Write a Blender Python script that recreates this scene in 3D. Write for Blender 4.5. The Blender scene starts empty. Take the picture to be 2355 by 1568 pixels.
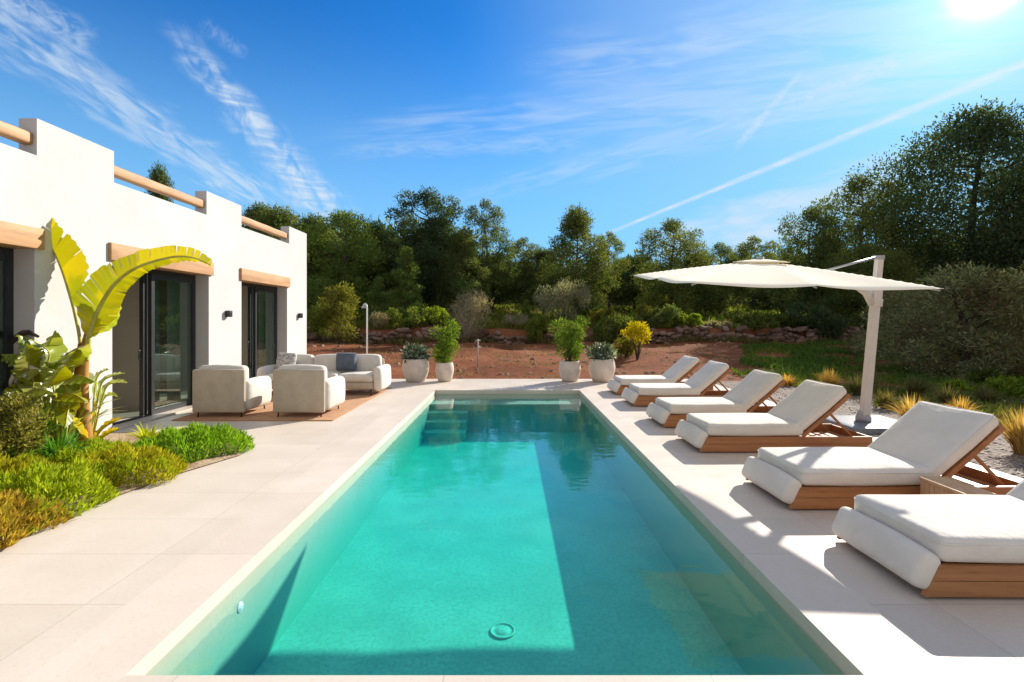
import bpy, bmesh, math, random
import numpy as np
from mathutils import Vector, Matrix, Quaternion
random.seed(7)
PI = math.pi
R = math.radians
scn = bpy.context.scene
COL = scn.collection

# ------------------------------------------------------------------ camera
F, CX, HY, H = 1130.0, 1173.0, 738.0, 1.6        # survey of the photograph (2354 px wide): focal, vanishing point, eye height
cam_d = bpy.data.cameras.new('camera')
cam = bpy.data.objects.new('camera', cam_d); COL.objects.link(cam)
cam.location = (0, 0, H); cam.rotation_euler = (R(90), 0, 0)
cam_d.sensor_width = 36; cam_d.lens = F / 2354 * 36
cam_d.shift_x = 4 / 2354; cam_d.shift_y = -46 / 2354
cam_d.clip_start = 0.05; cam_d.clip_end = 3000
scn.camera = cam
scn.view_settings.view_transform = 'Standard'
scn.view_settings.look = 'None'
scn.view_settings.exposure = 0.82
scn.view_settings.gamma = 1
scn.cycles.use_denoising = True
scn.cycles.max_bounces = 10
scn.cycles.transparent_max_bounces = 24
scn.cycles.caustics_reflective = False
scn.cycles.caustics_refractive = False
scn.cycles.sample_clamp_indirect = 6

SUN_EL, SUN_AZ = R(26.3), R(44.2)                 # azimuth from +Y towards +X
SUN = Vector((math.sin(SUN_AZ) * math.cos(SUN_EL), math.cos(SUN_AZ) * math.cos(SUN_EL), math.sin(SUN_EL)))


def W(px, py, Y):
    return Vector(((px - CX) / F * Y, Y, H - (py - HY) / F * Y))


# ------------------------------------------------------------------ node helpers
class NT:
    def __init__(s, tree):
        s.t = tree; s.n = tree.nodes; s.l = tree.links

    def node(s, kind, **kw):
        n = s.n.new(kind)
        for k, v in kw.items():
            setattr(n, k, v)
        return n

    def link(s, a, b):
        s.l.new(a, b)

    def put(s, sock, v):
        if isinstance(v, bpy.types.NodeSocket):
            s.l.new(v, sock)
        else:
            sock.default_value = v

    def math(s, op, a, b=None, c=None, clamp=False):
        n = s.node('ShaderNodeMath', operation=op, use_clamp=clamp)
        s.put(n.inputs[0], a)
        if b is not None: s.put(n.inputs[1], b)
        if c is not None: s.put(n.inputs[2], c)
        return n.outputs[0]

    def vmath(s, op, a, b=None):
        n = s.node('ShaderNodeVectorMath', operation=op)
        s.put(n.inputs[0], a)
        if b is not None: s.put(n.inputs[1], b)
        return n.outputs['Value'] if op in ('DOT_PRODUCT', 'LENGTH') else n.outputs[0]

    def smooth(s, v, a, b, lo=0.0, hi=1.0):
        n = s.node('ShaderNodeMapRange', interpolation_type='SMOOTHSTEP')
        s.put(n.inputs[0], v)
        n.inputs[1].default_value = a; n.inputs[2].default_value = b
        n.inputs[3].default_value = lo; n.inputs[4].default_value = hi
        return n.outputs[0]

    def mix(s, fac, a, b, blend='MIX'):
        n = s.node('ShaderNodeMix', data_type='RGBA', blend_type=blend)
        n.clamp_factor = True
        s.put(n.inputs[0], fac)
        for sock, v in ((n.inputs[6], a), (n.inputs[7], b)):
            if isinstance(v, (tuple, list)) and len(v) == 3: v = (*v, 1)
            s.put(sock, v)
        return n.outputs[2]

    def noise(s, vec, scale, detail=4, rough=.55, dist=0.0, out=0):
        n = s.node('ShaderNodeTexNoise')
        if vec is not None: s.l.new(vec, n.inputs['Vector'])
        n.inputs['Scale'].default_value = scale; n.inputs['Detail'].default_value = detail
        n.inputs['Roughness'].default_value = rough; n.inputs['Distortion'].default_value = dist
        return n.outputs[out]

    def ramp(s, fac, stops, interp='LINEAR'):
        n = s.node('ShaderNodeValToRGB'); n.color_ramp.interpolation = interp
        e = n.color_ramp.elements
        while len(e) < len(stops): e.new(.5)
        for i, (p, c) in enumerate(stops):
            e[i].position = p; e[i].color = (*c, 1) if len(c) == 3 else c
        s.put(n.inputs[0], fac)
        return n.outputs[0]

    def scaled(s, vec, sc):
        n = s.node('ShaderNodeMapping'); s.l.new(vec, n.inputs[0]); n.inputs['Scale'].default_value = sc
        return n.outputs[0]

    def bump(s, h, strength=.3, dist=.01):
        n = s.node('ShaderNodeBump'); n.inputs['Strength'].default_value = strength; n.inputs['Distance'].default_value = dist
        s.l.new(h, n.inputs['Height'])
        return n.outputs[0]


def mat_new(name):
    m = bpy.data.materials.new(name); m.use_nodes = True
    t = NT(m.node_tree); t.n.clear()
    t.out = t.node('ShaderNodeOutputMaterial')
    return m, t


def principled(t, col, rough=.6, spec=.4, metal=0.0, normal=None):
    b = t.node('ShaderNodeBsdfPrincipled')
    if isinstance(col, (tuple, list)): col = (*col[:3], 1)
    t.put(b.inputs['Base Color'], col)
    t.put(b.inputs['Roughness'], rough)
    b.inputs['Specular IOR Level'].default_value = spec
    b.inputs['Metallic'].default_value = metal
    if normal is not None: t.link(normal, b.inputs['Normal'])
    return b


def simple(name, c1, c2=None, scale=3.0, rough=.6, spec=.4, metal=0, bump=0.0, bscale=60, bdist=.004, coord='Object', stretch=None):
    m, t = mat_new(name)
    tc = t.node('ShaderNodeTexCoord').outputs[coord]
    if coord == 'Position': tc = t.node('ShaderNodeNewGeometry').outputs['Position']
    v = t.scaled(tc, stretch) if stretch else tc
    col = c1
    if c2: col = t.mix(t.smooth(t.noise(v, scale, 5), .32, .68), c1, c2)
    nrm = t.bump(t.noise(v, bscale, 4), bump, bdist) if bump else None
    b = principled(t, col, rough, spec, metal, nrm)
    t.link(b.outputs[0], t.out.inputs[0])
    return m


def world_pos(t):
    return t.node('ShaderNodeNewGeometry').outputs['Position']


def mat_leaf(name, dark, mid, light, trans=.45, rough=.5, patch=.6, patchc=None, tcol=None, gloss=.03):
    """foliage: colour differs from leaf to leaf and in patches; some light comes through the blades"""
    m, t = mat_new(name)
    g = t.node('ShaderNodeNewGeometry')
    rnd = g.outputs['Random Per Island']
    col = t.ramp(rnd, [(0, dark), (.5, mid), (1, light)])
    if patchc:
        col = t.mix(t.smooth(t.noise(g.outputs['Position'], patch, 3), .5, .62), col, patchc)
    ov = t.node('ShaderNodeObjectInfo').outputs['Random']
    col = t.mix(1.0, col, t.ramp(ov, [(0, (1.12, 1.14, 1.1)), (.5, (1.32, 1.32, 1.2)), (1, (1.52, 1.42, 1.12))]), 'MULTIPLY')
    d = t.node('ShaderNodeBsdfDiffuse'); t.link(col, d.inputs[0])
    tr = t.node('ShaderNodeBsdfTranslucent')
    t.link(t.mix(1.0, col, tcol or (1.0, .95, .45), 'MULTIPLY'), tr.inputs[0])
    mx = t.node('ShaderNodeMixShader'); mx.inputs[0].default_value = trans
    t.link(d.outputs[0], mx.inputs[1]); t.link(tr.outputs[0], mx.inputs[2])
    if gloss <= .03:
        t.link(mx.outputs[0], t.out.inputs[0])
        return m
    gl = t.node('ShaderNodeBsdfGlossy'); gl.inputs['Roughness'].default_value = rough
    gl.inputs[0].default_value = (.8, .85, .8, 1)
    fr = t.node('ShaderNodeFresnel'); fr.inputs[0].default_value = 1.4
    mx2 = t.node('ShaderNodeMixShader'); t.link(t.math('MULTIPLY', fr.outputs[0], gloss * 4, clamp=True), mx2.inputs[0])
    t.link(mx.outputs[0], mx2.inputs[1]); t.link(gl.outputs[0], mx2.inputs[2])
    t.link(mx2.outputs[0], t.out.inputs[0])
    return m


def mat_wood(name, c1, c2, axis='X', rough=.55, scale=9.0):
    m, t = mat_new(name)
    tc = t.node('ShaderNodeTexCoord').outputs['Object']
    st = {'X': (.12, 1, 1), 'Y': (1, .12, 1), 'Z': (1, 1, .12)}[axis]
    v = t.scaled(tc, st)
    n1 = t.noise(v, scale, 6, .6, .6)
    n2 = t.noise(v, scale * 6, 3, .6)
    col = t.mix(t.smooth(n1, .3, .7), c1, c2)
    col = t.mix(t.math('MULTIPLY', t.smooth(n2, .55, .75), .35), col, tuple(x * .55 for x in c1))
    b = principled(t, col, rough, .35, 0, t.bump(n2, .25, .003))
    t.link(b.outputs[0], t.out.inputs[0])
    return m


def mat_fabric(name, c1, c2, weave=420.0, blotch=6.0):
    m, t = mat_new(name)
    tc = t.node('ShaderNodeTexCoord').outputs['Object']
    col = t.mix(t.smooth(t.noise(tc, blotch, 4), .3, .7), c1, c2)
    col = t.mix(t.math('MULTIPLY', t.noise(tc, weave * .35, 2), .22), col, tuple(x * .7 for x in c1))
    h = t.math('ADD', t.math('MULTIPLY', t.noise(tc, 7, 3), 3.0), t.math('MULTIPLY', t.noise(tc, weave, 2), .12))
    b = principled(t, col, .9, .15, 0, t.bump(h, .35, .012))
    b.inputs['Sheen Weight'].default_value = .15
    t.link(b.outputs[0], t.out.inputs[0])
    return m


M = {}
# deck: large pale stone tiles with thin joints
def mat_tiles(name, c1, c2, tw, th, off=0.0, rot=0.0, joint=.42):
    m, t = mat_new(name)
    p = world_pos(t)
    mp = t.node('ShaderNodeMapping'); t.link(p, mp.inputs[0])
    mp.inputs['Rotation'].default_value = (0, 0, rot); mp.inputs['Location'].default_value = (off, .225, 0)
    br = t.node('ShaderNodeTexBrick'); br.offset = 0.0; t.link(mp.outputs[0], br.inputs['Vector'])
    br.inputs['Scale'].default_value = 1; br.inputs['Brick Width'].default_value = tw; br.inputs['Row Height'].default_value = th
    br.inputs['Mortar Size'].default_value = .0035; br.inputs['Mortar Smooth'].default_value = .25
    br.inputs['Color1'].default_value = (.93, .925, .915, 1); br.inputs['Color2'].default_value = (1, 1, 1, 1)
    br.inputs['Mortar'].default_value = (1, 1, 1, 1)
    base = t.mix(t.smooth(t.noise(p, 1.3, 6, .6), .3, .7), c1, c2)
    base = t.mix(t.math('MULTIPLY', t.smooth(t.noise(p, 38, 5, .65),   .45, .75), .26), base, tuple(x * .68 for x in c1))
    base = t.mix(t.math('MULTIPLY', t.smooth(t.noise(p, .45, 4, .6), .5, .72), .22), base, tuple(x * .8 for x in c2))
    base = t.mix(1.0, base, br.outputs['Color'], 'MULTIPLY')
    base = t.mix(t.math('MULTIPLY', br.outputs['Fac'], joint), base, (.25, .22, .19))
    h = t.math('SUBTRACT', t.math('MULTIPLY', t.noise(p, 25, 4), .3), br.outputs['Fac'])
    b = principled(t, base, t.smooth(t.noise(p, 3, 3), .2, .8, .42, .62), .4, 0, t.bump(h, .25, .003))
    t.link(b.outputs[0], t.out.inputs[0])
    return m


M['deck'] = mat_tiles('deck stone', (.595, .52, .435), (.65, .575, .49), 1.2, .6)
M['coping'] = mat_tiles('coping stone', (.62, .54, .455), (.68, .60, .515), 40, 1.2, 20.3)
M['coping_end'] = mat_tiles('coping stone end', (.62, .54, .455), (.68, .60, .515), 1.2, 40, .3)


def mat_pool():
    m, t = mat_new('pool stone')
    p = world_pos(t)
    c = t.mix(t.smooth(t.noise(p, 2.2, 5, .6), .3, .7), (.56, .58, .46), (.70, .70, .57))
    c = t.mix(t.math('MULTIPLY', t.smooth(t.noise(p, 30, 4, .7), .42, .66), .55), c, (.40, .44, .34))
    vo = t.node('ShaderNodeTexVoronoi'); vo.feature = 'DISTANCE_TO_EDGE'; vo.inputs['Scale'].default_value = 16
    t.link(p, vo.inputs['Vector'])
    c = t.mix(t.smooth(vo.outputs[0], .0, .06, .32, 0), c, (.36, .40, .31))
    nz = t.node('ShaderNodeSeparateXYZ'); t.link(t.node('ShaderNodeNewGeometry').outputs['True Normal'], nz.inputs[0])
    wall = t.smooth(t.math('ABSOLUTE', nz.outputs[2]), .3, .7, 1, 0)          # walls darkened in colour, for the weaker sun under refracting water
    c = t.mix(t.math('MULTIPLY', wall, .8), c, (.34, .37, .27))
    b = principled(t, c, .5, .3, 0, t.bump(t.noise(p, 20, 4), .3, .004))
    t.link(b.outputs[0], t.out.inputs[0])
    return m


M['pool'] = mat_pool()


def schlick(t, f0, nrm=None):
    g = t.node('ShaderNodeNewGeometry')
    c = t.math('ABSOLUTE', t.vmath('DOT_PRODUCT', nrm if nrm is not None else g.outputs['Normal'], g.outputs['Incoming']))
    k = t.math('POWER', t.math('SUBTRACT', 1.0, c, clamp=True), 5.0)
    return t.math('ADD', f0, t.math('MULTIPLY', k, 1 - f0), clamp=True)


def mat_water():
    m, t = mat_new('pool water')
    p = world_pos(t)
    h = t.math('ADD', t.math('MULTIPLY', t.noise(t.scaled(p, (.8, 1.2, 1)), 2.0, 3, .5), 1.0),
               t.math('MULTIPLY', t.noise(t.scaled(p, (.6, 1.4, 1)), 9, 3, .5), .16))
    nrm = t.bump(h, .085, .05)
    tr = t.node('ShaderNodeBsdfTransparent'); tr.inputs[0].default_value = (.97, 1, 1, 1)
    gl = t.node('ShaderNodeBsdfGlossy'); gl.inputs['Roughness'].default_value = .015; gl.inputs[0].default_value = (1, 1, 1, 1)
    t.link(nrm, gl.inputs['Normal'])
    mx = t.node('ShaderNodeMixShader'); t.link(schlick(t, .021, nrm), mx.inputs[0])
    t.link(tr.outputs[0], mx.inputs[1]); t.link(gl.outputs[0], mx.inputs[2])
    t.link(mx.outputs[0], t.out.inputs[0])
    va = t.node('ShaderNodeVolumeAbsorption'); va.inputs[0].default_value = (0.0, .922, .930, 1); va.inputs[1].default_value = .98
    vs_ = t.node('ShaderNodeVolumeScatter'); vs_.inputs[0].default_value = (.03, .45, 1, 1); vs_.inputs[1].default_value = .10
    ad = t.node('ShaderNodeAddShader'); t.link(va.outputs[0], ad.inputs[0]); t.link(vs_.outputs[0], ad.inputs[1])
    t.link(ad.outputs[0], t.out.inputs['Volume'])
    return m


M['water'] = mat_water()


def mat_glass():
    m, t = mat_new('door glass')
    tr = t.node('ShaderNodeBsdfTransparent'); tr.inputs[0].default_value = (.62, .74, .70, 1)
    gl = t.node('ShaderNodeBsdfGlossy'); gl.inputs['Roughness'].default_value = .005; gl.inputs[0].default_value = (.85, 1, .95, 1)
    p = world_pos(t)
    nrm = t.bump(t.noise(p, 1.4, 2), .04, .02)
    t.link(nrm, gl.inputs['Normal'])
    mx = t.node('ShaderNodeMixShader'); t.link(schlick(t, .16), mx.inputs[0])
    t.link(tr.outputs[0], mx.inputs[1]); t.link(gl.outputs[0], mx.inputs[2])
    t.link(mx.outputs[0], t.out.inputs[0])
    return m


M['glass'] = mat_glass()


def mat_soil():
    m, t = mat_new('red soil')
    p = world_pos(t)
    sp = t.node('ShaderNodeSeparateXYZ'); t.link(p, sp.inputs[0])
    n1 = t.noise(p, .35, 6, .6)
    c = t.ramp(n1, [(.3, (.125, .042, .018)), (.5, (.225, .078, .033)), (.7, (.31, .125, .058))])
    c = t.mix(t.math('MULTIPLY', t.smooth(t.noise(p, 6, 5, .7), .5, .8), .55), c, (.14, .055, .03))
    c = t.mix(t.math('MULTIPLY', t.smooth(t.noise(p, 25, 3, .7), .6, .75), .5), c, (.45, .30, .20))
    # dry grass and scrub growing over the soil beyond the terrace wall
    far = t.math('MULTIPLY', t.smooth(sp.outputs[1], 27, 31), t.smooth(t.noise(p, .55, 5, .65), .40, .56))
    c = t.mix(far, c, t.mix(t.noise(p, 3, 4), (.05, .075, .018), (.14, .12, .04)))
    weeds = t.math('MULTIPLY', t.smooth(t.noise(p, .8, 5, .7), .55, .68), .55)
    c = t.mix(weeds, c, (.13, .105, .035))
    h = t.math('ADD', t.noise(p, 3.5, 6, .7), t.math('MULTIPLY', t.noise(p, 22, 4, .7), .35))
    b = principled(t, c, .95, .1, 0, t.bump(h, .9, .12))
    t.link(b.outputs[0], t.out.inputs[0])
    return m


M['soil'] = mat_soil()


def mat_gravel():
    m, t = mat_new('gravel')
    p = world_pos(t)
    vo = t.node('ShaderNodeTexVoronoi'); vo.inputs['Scale'].default_value = 26; t.link(p, vo.inputs['Vector'])
    c = t.ramp(vo.outputs['Color'], [(0, (.10, .075, .06)), (.5, (.21, .165, .13)), (1, (.38, .32, .26))])
    c = t.mix(t.math('MULTIPLY', t.smooth(t.noise(p, 1.5, 4), .45, .7), .45), c, (.22, .15, .10))
    b = principled(t, c, .85, .2, 0, t.bump(vo.outputs['Distance'], 1.0, .03))
    t.link(b.outputs[0], t.out.inputs[0])
    return m


M['gravel'] = mat_gravel()
M['bedsoil'] = simple('bed soil', (.30, .20, .12), (.50, .38, .25), 4, .95, .1, bump=.8, bscale=30, bdist=.03)
M['stucco'] = simple('white stucco', (.50, .487, .47), (.545, .532, .515), .7, .9, .2, bump=.5, bscale=7, bdist=.008)
M['plaster'] = simple('interior plaster', (.45, .40, .32), (.52, .47, .38), .9, .9, .15)
M['innerfloor'] = simple('interior floor', (.52, .44, .36), (.58, .5, .42), .9, .5, .3)
M['dark'] = simple('anthracite metal', (.018, .02, .022), (.026, .028, .03), 8, .35, .5)
M['lintel'] = mat_wood('pale pine timber', (.37, .195, .088), (.50, .295, .145), 'Y', .65, 7)
M['rail'] = mat_wood('rail timber', (.37, .195, .088), (.50, .295, .145), 'Y', .6, 8)
M['teak'] = mat_wood('teak', (.29, .115, .042), (.42, .19, .075), 'X', .5, 9)
M['teak_side'] = mat_wood('teak side table', (.50, .29, .14), (.62, .39, .21), 'Z', .55, 9)
M['cushion'] = mat_fabric('off white cushion fabric', (.695, .645, .57), (.75, .70, .625))
M['sofa'] = mat_fabric('ecru outdoor fabric', (.60, .56, .49), (.67, .63, .56))
M['shell'] = mat_fabric('sand rope fabric', (.44, .37, .29), (.50, .43, .34), 300)
M['greypillow'] = mat_fabric('slate pillow', (.085, .105, .135), (.13, .15, .18))
M['patpillow'] = mat_fabric('speckled pillow', (.18, .18, .17), (.62, .6, .55), 200, 22)
M['rug'] = mat_fabric('ochre rug', (.40, .19, .075), (.50, .26, .11), 160, 9)
M['canopy'] = mat_leaf('ivory canopy cloth', (.85, .82, .78), (.85, .82, .78), (.85, .82, .78), .16, tcol=(1, .97, .92), gloss=.01)
M['mast'] = simple('warm white mast paint', (.66, .60, .53), (.70, .64, .57), 4, .4, .4)
M['greymetal'] = simple('grey metal', (.36, .36, .37), (.42, .42, .43), 6, .4, .5)
M['slab'] = simple('dark granite slab', (.10, .115, .14), (.20, .22, .25), 30, .3, .5, bump=.1, bscale=80)
M['pot'] = simple('pale clay pot', (.56, .47, .40), (.66, .57, .49), 5, .85, .2, bump=.35, bscale=22, bdist=.006)
M['potsoil'] = simple('pot soil', (.06, .04, .028), (.10, .07, .045), 12, .95, .1, bump=.6, bscale=30, bdist=.02)
M['stake'] = simple('weathered stake', (.50, .46, .40), (.60, .56, .5), 6, .8, .2)
M['whitemetal'] = simple('white metal', (.72, .72, .72), (.78, .78, .78), 6, .35, .5)
M['stone'] = simple('terrace stone', (.12, .07, .05), (.30, .20, .155), 1.1, .95, .1, bump=.9, bscale=4, bdist=.12, coord='Object')
M['bark'] = simple('bark', (.085, .062, .045), (.16, .12, .09), 4, .95, .1, bump=.9, bscale=12, bdist=.05, stretch=(1, 1, .3))
M['bare'] = simple('bare twig bark', (.36, .28, .22), (.48, .40, .33), 6, .9, .1)
M['ntrunk'] = simple('banana stem', (.24, .085, .016), (.40, .19, .035), 5, .6, .3, bump=.4, bscale=20, stretch=(1, 1, .25))
M['spathe'] = simple('flower spathe', (.03, .025, .03), (.10, .05, .03), 9, .4, .4)
M['petal'] = simple('pale petal', (.62, .45, .32), (.75, .68, .6), 9, .6, .3)
M['cactus'] = simple('cactus skin', (.10, .105, .035), (.17, .15, .055), 7, .6, .3)
M['spine'] = simple('cactus spine', (.62, .5, .25), (.75, .64, .38), 9, .6, .3)
M['chrome'] = simple('steel', (.6, .62, .63), None, 4, .2, .5, 1)

M['pine'] = mat_leaf('pine needles', (.072, .098, .040), (.112, .145, .052), (.172, .192, .076), .5, patch=.5, patchc=(.085, .135, .055), tcol=(1, .97, .46))
M['pine_deep'] = mat_leaf('deep pine needles', (.045, .070, .038), (.072, .105, .052), (.115, .142, .072), .5, patch=.4, patchc=(.062, .10, .060), tcol=(.98, .98, .5))
M['pine_light'] = mat_leaf('young pine needles', (.085, .135, .04), (.125, .185, .05), (.18, .24, .08), .5, tcol=(1, .97, .46))
M['olive'] = mat_leaf('olive leaves', (.13, .14, .10), (.20, .21, .16), (.31, .32, .25), .4)
M['olive_dark'] = mat_leaf('dusty olive leaves', (.12, .125, .065), (.19, .20, .11), (.33, .33, .20), .5, patch=1.1, patchc=(.13, .095, .055))
M['shrub'] = mat_leaf('shrub leaves', (.075, .105, .028), (.12, .165, .04), (.19, .24, .06), .5)
M['shrub_bright'] = mat_leaf('fresh shrub leaves', (.12, .17, .02), (.18, .25, .03), (.28, .36, .05), .5)
M['shrub_dry'] = mat_leaf('dry shrub twigs', (.20, .175, .125), (.28, .25, .185), (.40, .36, .28), .4)
M['shrub_yellow'] = mat_leaf('yellowing leaves', (.10, .11, .025), (.15, .155, .035), (.22, .21, .055), .5)
M['broom'] = mat_leaf('broom flowers', (.26, .23, .010), (.44, .38, .012), (.62, .52, .03), .45)
M['edgeshrub'] = mat_leaf('edge shrub leaves', (.13, .13, .03), (.24, .23, .055), (.42, .37, .11), .45)
M['potgreen'] = mat_leaf('pot shrub leaves', (.07, .13, .02), (.12, .20, .03), (.24, .32, .06), .5)
M['potblue'] = mat_leaf('blue green leaves', (.045, .075, .05), (.08, .115, .08), (.30, .34, .27), .3, gloss=.05)
M['nleaf'] = mat_leaf('banana leaf', (.24, .25, .010), (.34, .33, .014), (.42, .37, .02), .55, .35, 1.6, (.22, .26, .014), tcol=(1, .93, .22), gloss=.10)
M['nleaf_green'] = mat_leaf('green banana leaf', (.22, .29, .03), (.32, .39, .05), (.44, .48, .11), .55, .35, 2.0, (.36, .36, .10), gloss=.08)
M['nleaf_yellow'] = mat_leaf('yellow banana leaf', (.50, .34, .015), (.60, .44, .02), (.62, .5, .04), .5, .4, 4, (.34, .34, .03))
M['tuft_green'] = mat_leaf('spiky green blades', (.05, .18, .018), (.10, .30, .028), (.22, .46, .07), .5, gloss=.06)
M['tuft_lime'] = mat_leaf('lime blades', (.24, .28, .01), (.38, .42, .015), (.55, .58, .06), .5)
M['tuft_gold'] = mat_leaf('golden grass blades', (.30, .18, .05), (.50, .33, .11), (.72, .54, .25), .5)
M['tuft_dark'] = mat_leaf('dull grass blades', (.08, .085, .035), (.14, .13, .055), (.25, .21, .10), .45)
M['cover_green'] = mat_leaf('ground cover green', (.15, .21, .012), (.25, .33, .018), (.40, .48, .05), .5)
M['cover_deep'] = mat_leaf('ground cover fresh green', (.10, .20, .014), (.17, .32, .022), (.30, .46, .05), .5)
M['cover_olive'] = mat_leaf('ground cover olive', (.21, .21, .012), (.33, .32, .018), (.48, .44, .05), .5, patch=3, patchc=(.25, .32, .02))
M['cover_rust'] = mat_leaf('ground cover rust', (.24, .15, .025), (.38, .25, .04), (.50, .38, .07), .5, patch=3.2, patchc=(.32, .36, .03))
M['lawn'] = mat_leaf('lawn blades', (.045, .095, .022), (.07, .14, .030), (.12, .20, .05), .45, patch=.35, patchc=(.12, .15, .035))
M['forest'] = mat_leaf('far wood needles', (.065, .085, .035), (.105, .135, .05), (.17, .19, .07), .5, patch=.12, patchc=(.12, .155, .05))


# ------------------------------------------------------------------ object helpers
def tag(o, label=None, cat=None, group=None, kind=None):
    if label: o['label'] = label
    if cat: o['category'] = cat
    if group: o['group'] = group
    if kind: o['kind'] = kind
    return o


def empty(name, loc=(0, 0, 0), rz=0, label=None, cat=None, group=None):
    o = bpy.data.objects.new(name, None); COL.objects.link(o)
    o.location = loc; o.rotation_euler = (0, 0, rz); o.empty_display_size = .2
    return tag(o, label, cat, group)


def link_mesh(name, me, parent=None):
    o = bpy.data.objects.new(name, me); COL.objects.link(o)
    if parent: o.parent = parent
    return o


def copy_tree(o, parent=None):
    c = o.copy(); COL.objects.link(c)
    if parent: c.parent = parent
    for ch in list(o.children): copy_tree(ch, c)
    return c


class MB:
    """collects shapes into one mesh"""
    def __init__(s): s.v = []; s.f = []; s.sm = []

    def add(s, vs, fs, smooth=False, mtx=None):
        o = len(s.v)
        if mtx is not None: vs = [mtx @ Vector(p) for p in vs]
        s.v += [tuple(p) for p in vs]
        s.f += [tuple(i + o for i in f) for f in fs]
        s.sm += [smooth] * len(fs)
        return s

    def box(s, x0, x1, y0, y1, z0, z1, mtx=None, b=0.0):
        if b > 0: return s.rbox((x0 + x1) / 2, (y0 + y1) / 2, (z0 + z1) / 2, (x1 - x0) / 2, (y1 - y0) / 2, (z1 - z0) / 2, b, 2, mtx=mtx)
        vs = [(x, y, z) for z in (z0, z1) for y in (y0, y1) for x in (x0, x1)]
        fs = [(0, 2, 3, 1), (4, 5, 7, 6), (0, 1, 5, 4), (2, 6, 7, 3), (0, 4, 6, 2), (1, 3, 7, 5)]
        return s.add(vs, fs, False, mtx)

    def rbox(s, cx, cy, cz, hx, hy, hz, r, n=4, puff=(0, 0, 0), mtx=None, jit=0.0, seed=0):
        """rounded box; puff bulges the faces outwards along x, y, z"""
        r = min(r, hx, hy, hz)
        rng = random.Random(seed)
        ph = [rng.uniform(0, 6) for _ in range(6)]
        def coords(h):
            a = [-h + r * (1 - math.cos(PI / 2 * i / n)) for i in range(n + 1)]
            m = max(2, int((2 * h - 2 * r) / max(.09, h / 5))) if h > r else 1
            mid = [-h + r + (2 * h - 2 * r) * i / m for i in range(1, m)]
            return a + mid + [-q for q in reversed(a)]
        axs = [sorted(set(round(c, 6) for c in coords(h))) for h in (hx, hy, hz)]
        hs = (hx, hy, hz); idx = {}; vs = []; fs = []
        def vert(i, j, k):
            key = (i, j, k)
            if key in idx: return idx[key]
            p = [axs[0][i], axs[1][j], axs[2][k]]
            inner = [max(-h + r, min(h - r, c)) for c, h in zip(p, hs)]
            d = Vector([c - q for c, q in zip(p, inner)])
            if d.length > 1e-9: d = d.normalized() * r
            q = Vector(inner) + d
            e = [q[a] / hs[a] for a in range(3)]
            w = [max(0, 1 - abs(x) ** 2.4) for x in e]
            q.x += puff[0] * e[0] * w[1] * w[2]; q.y += puff[1] * e[1] * w[0] * w[2]; q.z += puff[2] * e[2] * w[0] * w[1]
            if jit:
                q.x += jit * math.sin(q.y * 9 + ph[0]) * math.sin(q.z * 11 + ph[3])
                q.y += jit * math.sin(q.x * 8 + ph[1]) * math.sin(q.z * 10 + ph[4])
                q.z += jit * math.sin(q.x * 7 + ph[2]) * math.sin(q.y * 8 + ph[5])
            idx[key] = len(vs); vs.append((q.x + cx, q.y + cy, q.z + cz))
            return idx[key]
        n0, n1, n2 = (len(a) - 1 for a in axs)
        for i in range(n0):
            for j in range(n1):
                fs.append((vert(i, j, 0), vert(i, j + 1, 0), vert(i + 1, j + 1, 0), vert(i + 1, j, 0)))
                fs.append((vert(i, j, n2), vert(i + 1, j, n2), vert(i + 1, j + 1, n2), vert(i, j + 1, n2)))
        for i in range(n0):
            for k in range(n2):
                fs.append((vert(i, 0, k), vert(i + 1, 0, k), vert(i + 1, 0, k + 1), vert(i, 0, k + 1)))
                fs.append((vert(i, n1, k), vert(i, n1, k + 1), vert(i + 1, n1, k + 1), vert(i + 1, n1, k)))
        for j in range(n1):
            for k in range(n2):
                fs.append((vert(0, j, k), vert(0, j, k + 1), vert(0, j + 1, k + 1), vert(0, j + 1, k)))
                fs.append((vert(n0, j, k), vert(n0, j + 1, k), vert(n0, j + 1, k + 1), vert(n0, j, k + 1)))
        return s.add(vs, fs, True, mtx)

    def tube(s, pts, rad, n=10, caps=True, mtx=None, sq=False):
        pts = [Vector(p) for p in pts]
        if not hasattr(rad, '__len__'): rad = [rad] * len(pts)
        vs = []; fs = []
        up = Vector((0, 0, 1)); prev = None
        for i, p in enumerate(pts):
            d = (pts[min(i + 1, len(pts) - 1)] - pts[max(i - 1, 0)]).normalized()
            a = prev if prev is not None else (up if abs(d.z) < .95 else Vector((1, 0, 0)))
            u = (a - d * a.dot(d)).normalized(); v = d.cross(u); prev = u
            for k in range(n):
                t = 2 * PI * k / n + (PI / 4 if sq else 0)
                vs.append(p + (u * math.cos(t) + v * math.sin(t)) * rad[i])
        for i in range(len(pts) - 1):
            for k in range(n):
                a, b = i * n + k, i * n + (k + 1) % n
                fs.append((a, b, b + n, a + n))
        if caps:
            fs.append(tuple(range(n - 1, -1, -1))); fs.append(tuple((len(pts) - 1) * n + k for k in range(n)))
        return s.add(vs, fs, not sq, mtx)

    def lathe(s, prof, n=28, mtx=None):
        vs = []; fs = []
        for r, z in prof:
            for k in range(n):
                t = 2 * PI * k / n; vs.append((r * math.cos(t), r * math.sin(t), z))
        for i in range(len(prof) - 1):
            for k in range(n):
                a, b = i * n + k, i * n + (k + 1) % n
                fs.append((a, b, b + n, a + n))
        if prof[0][0] > 1e-4: fs.append(tuple(range(n - 1, -1, -1)))
        return s.add(vs, fs, True, mtx)

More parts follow.
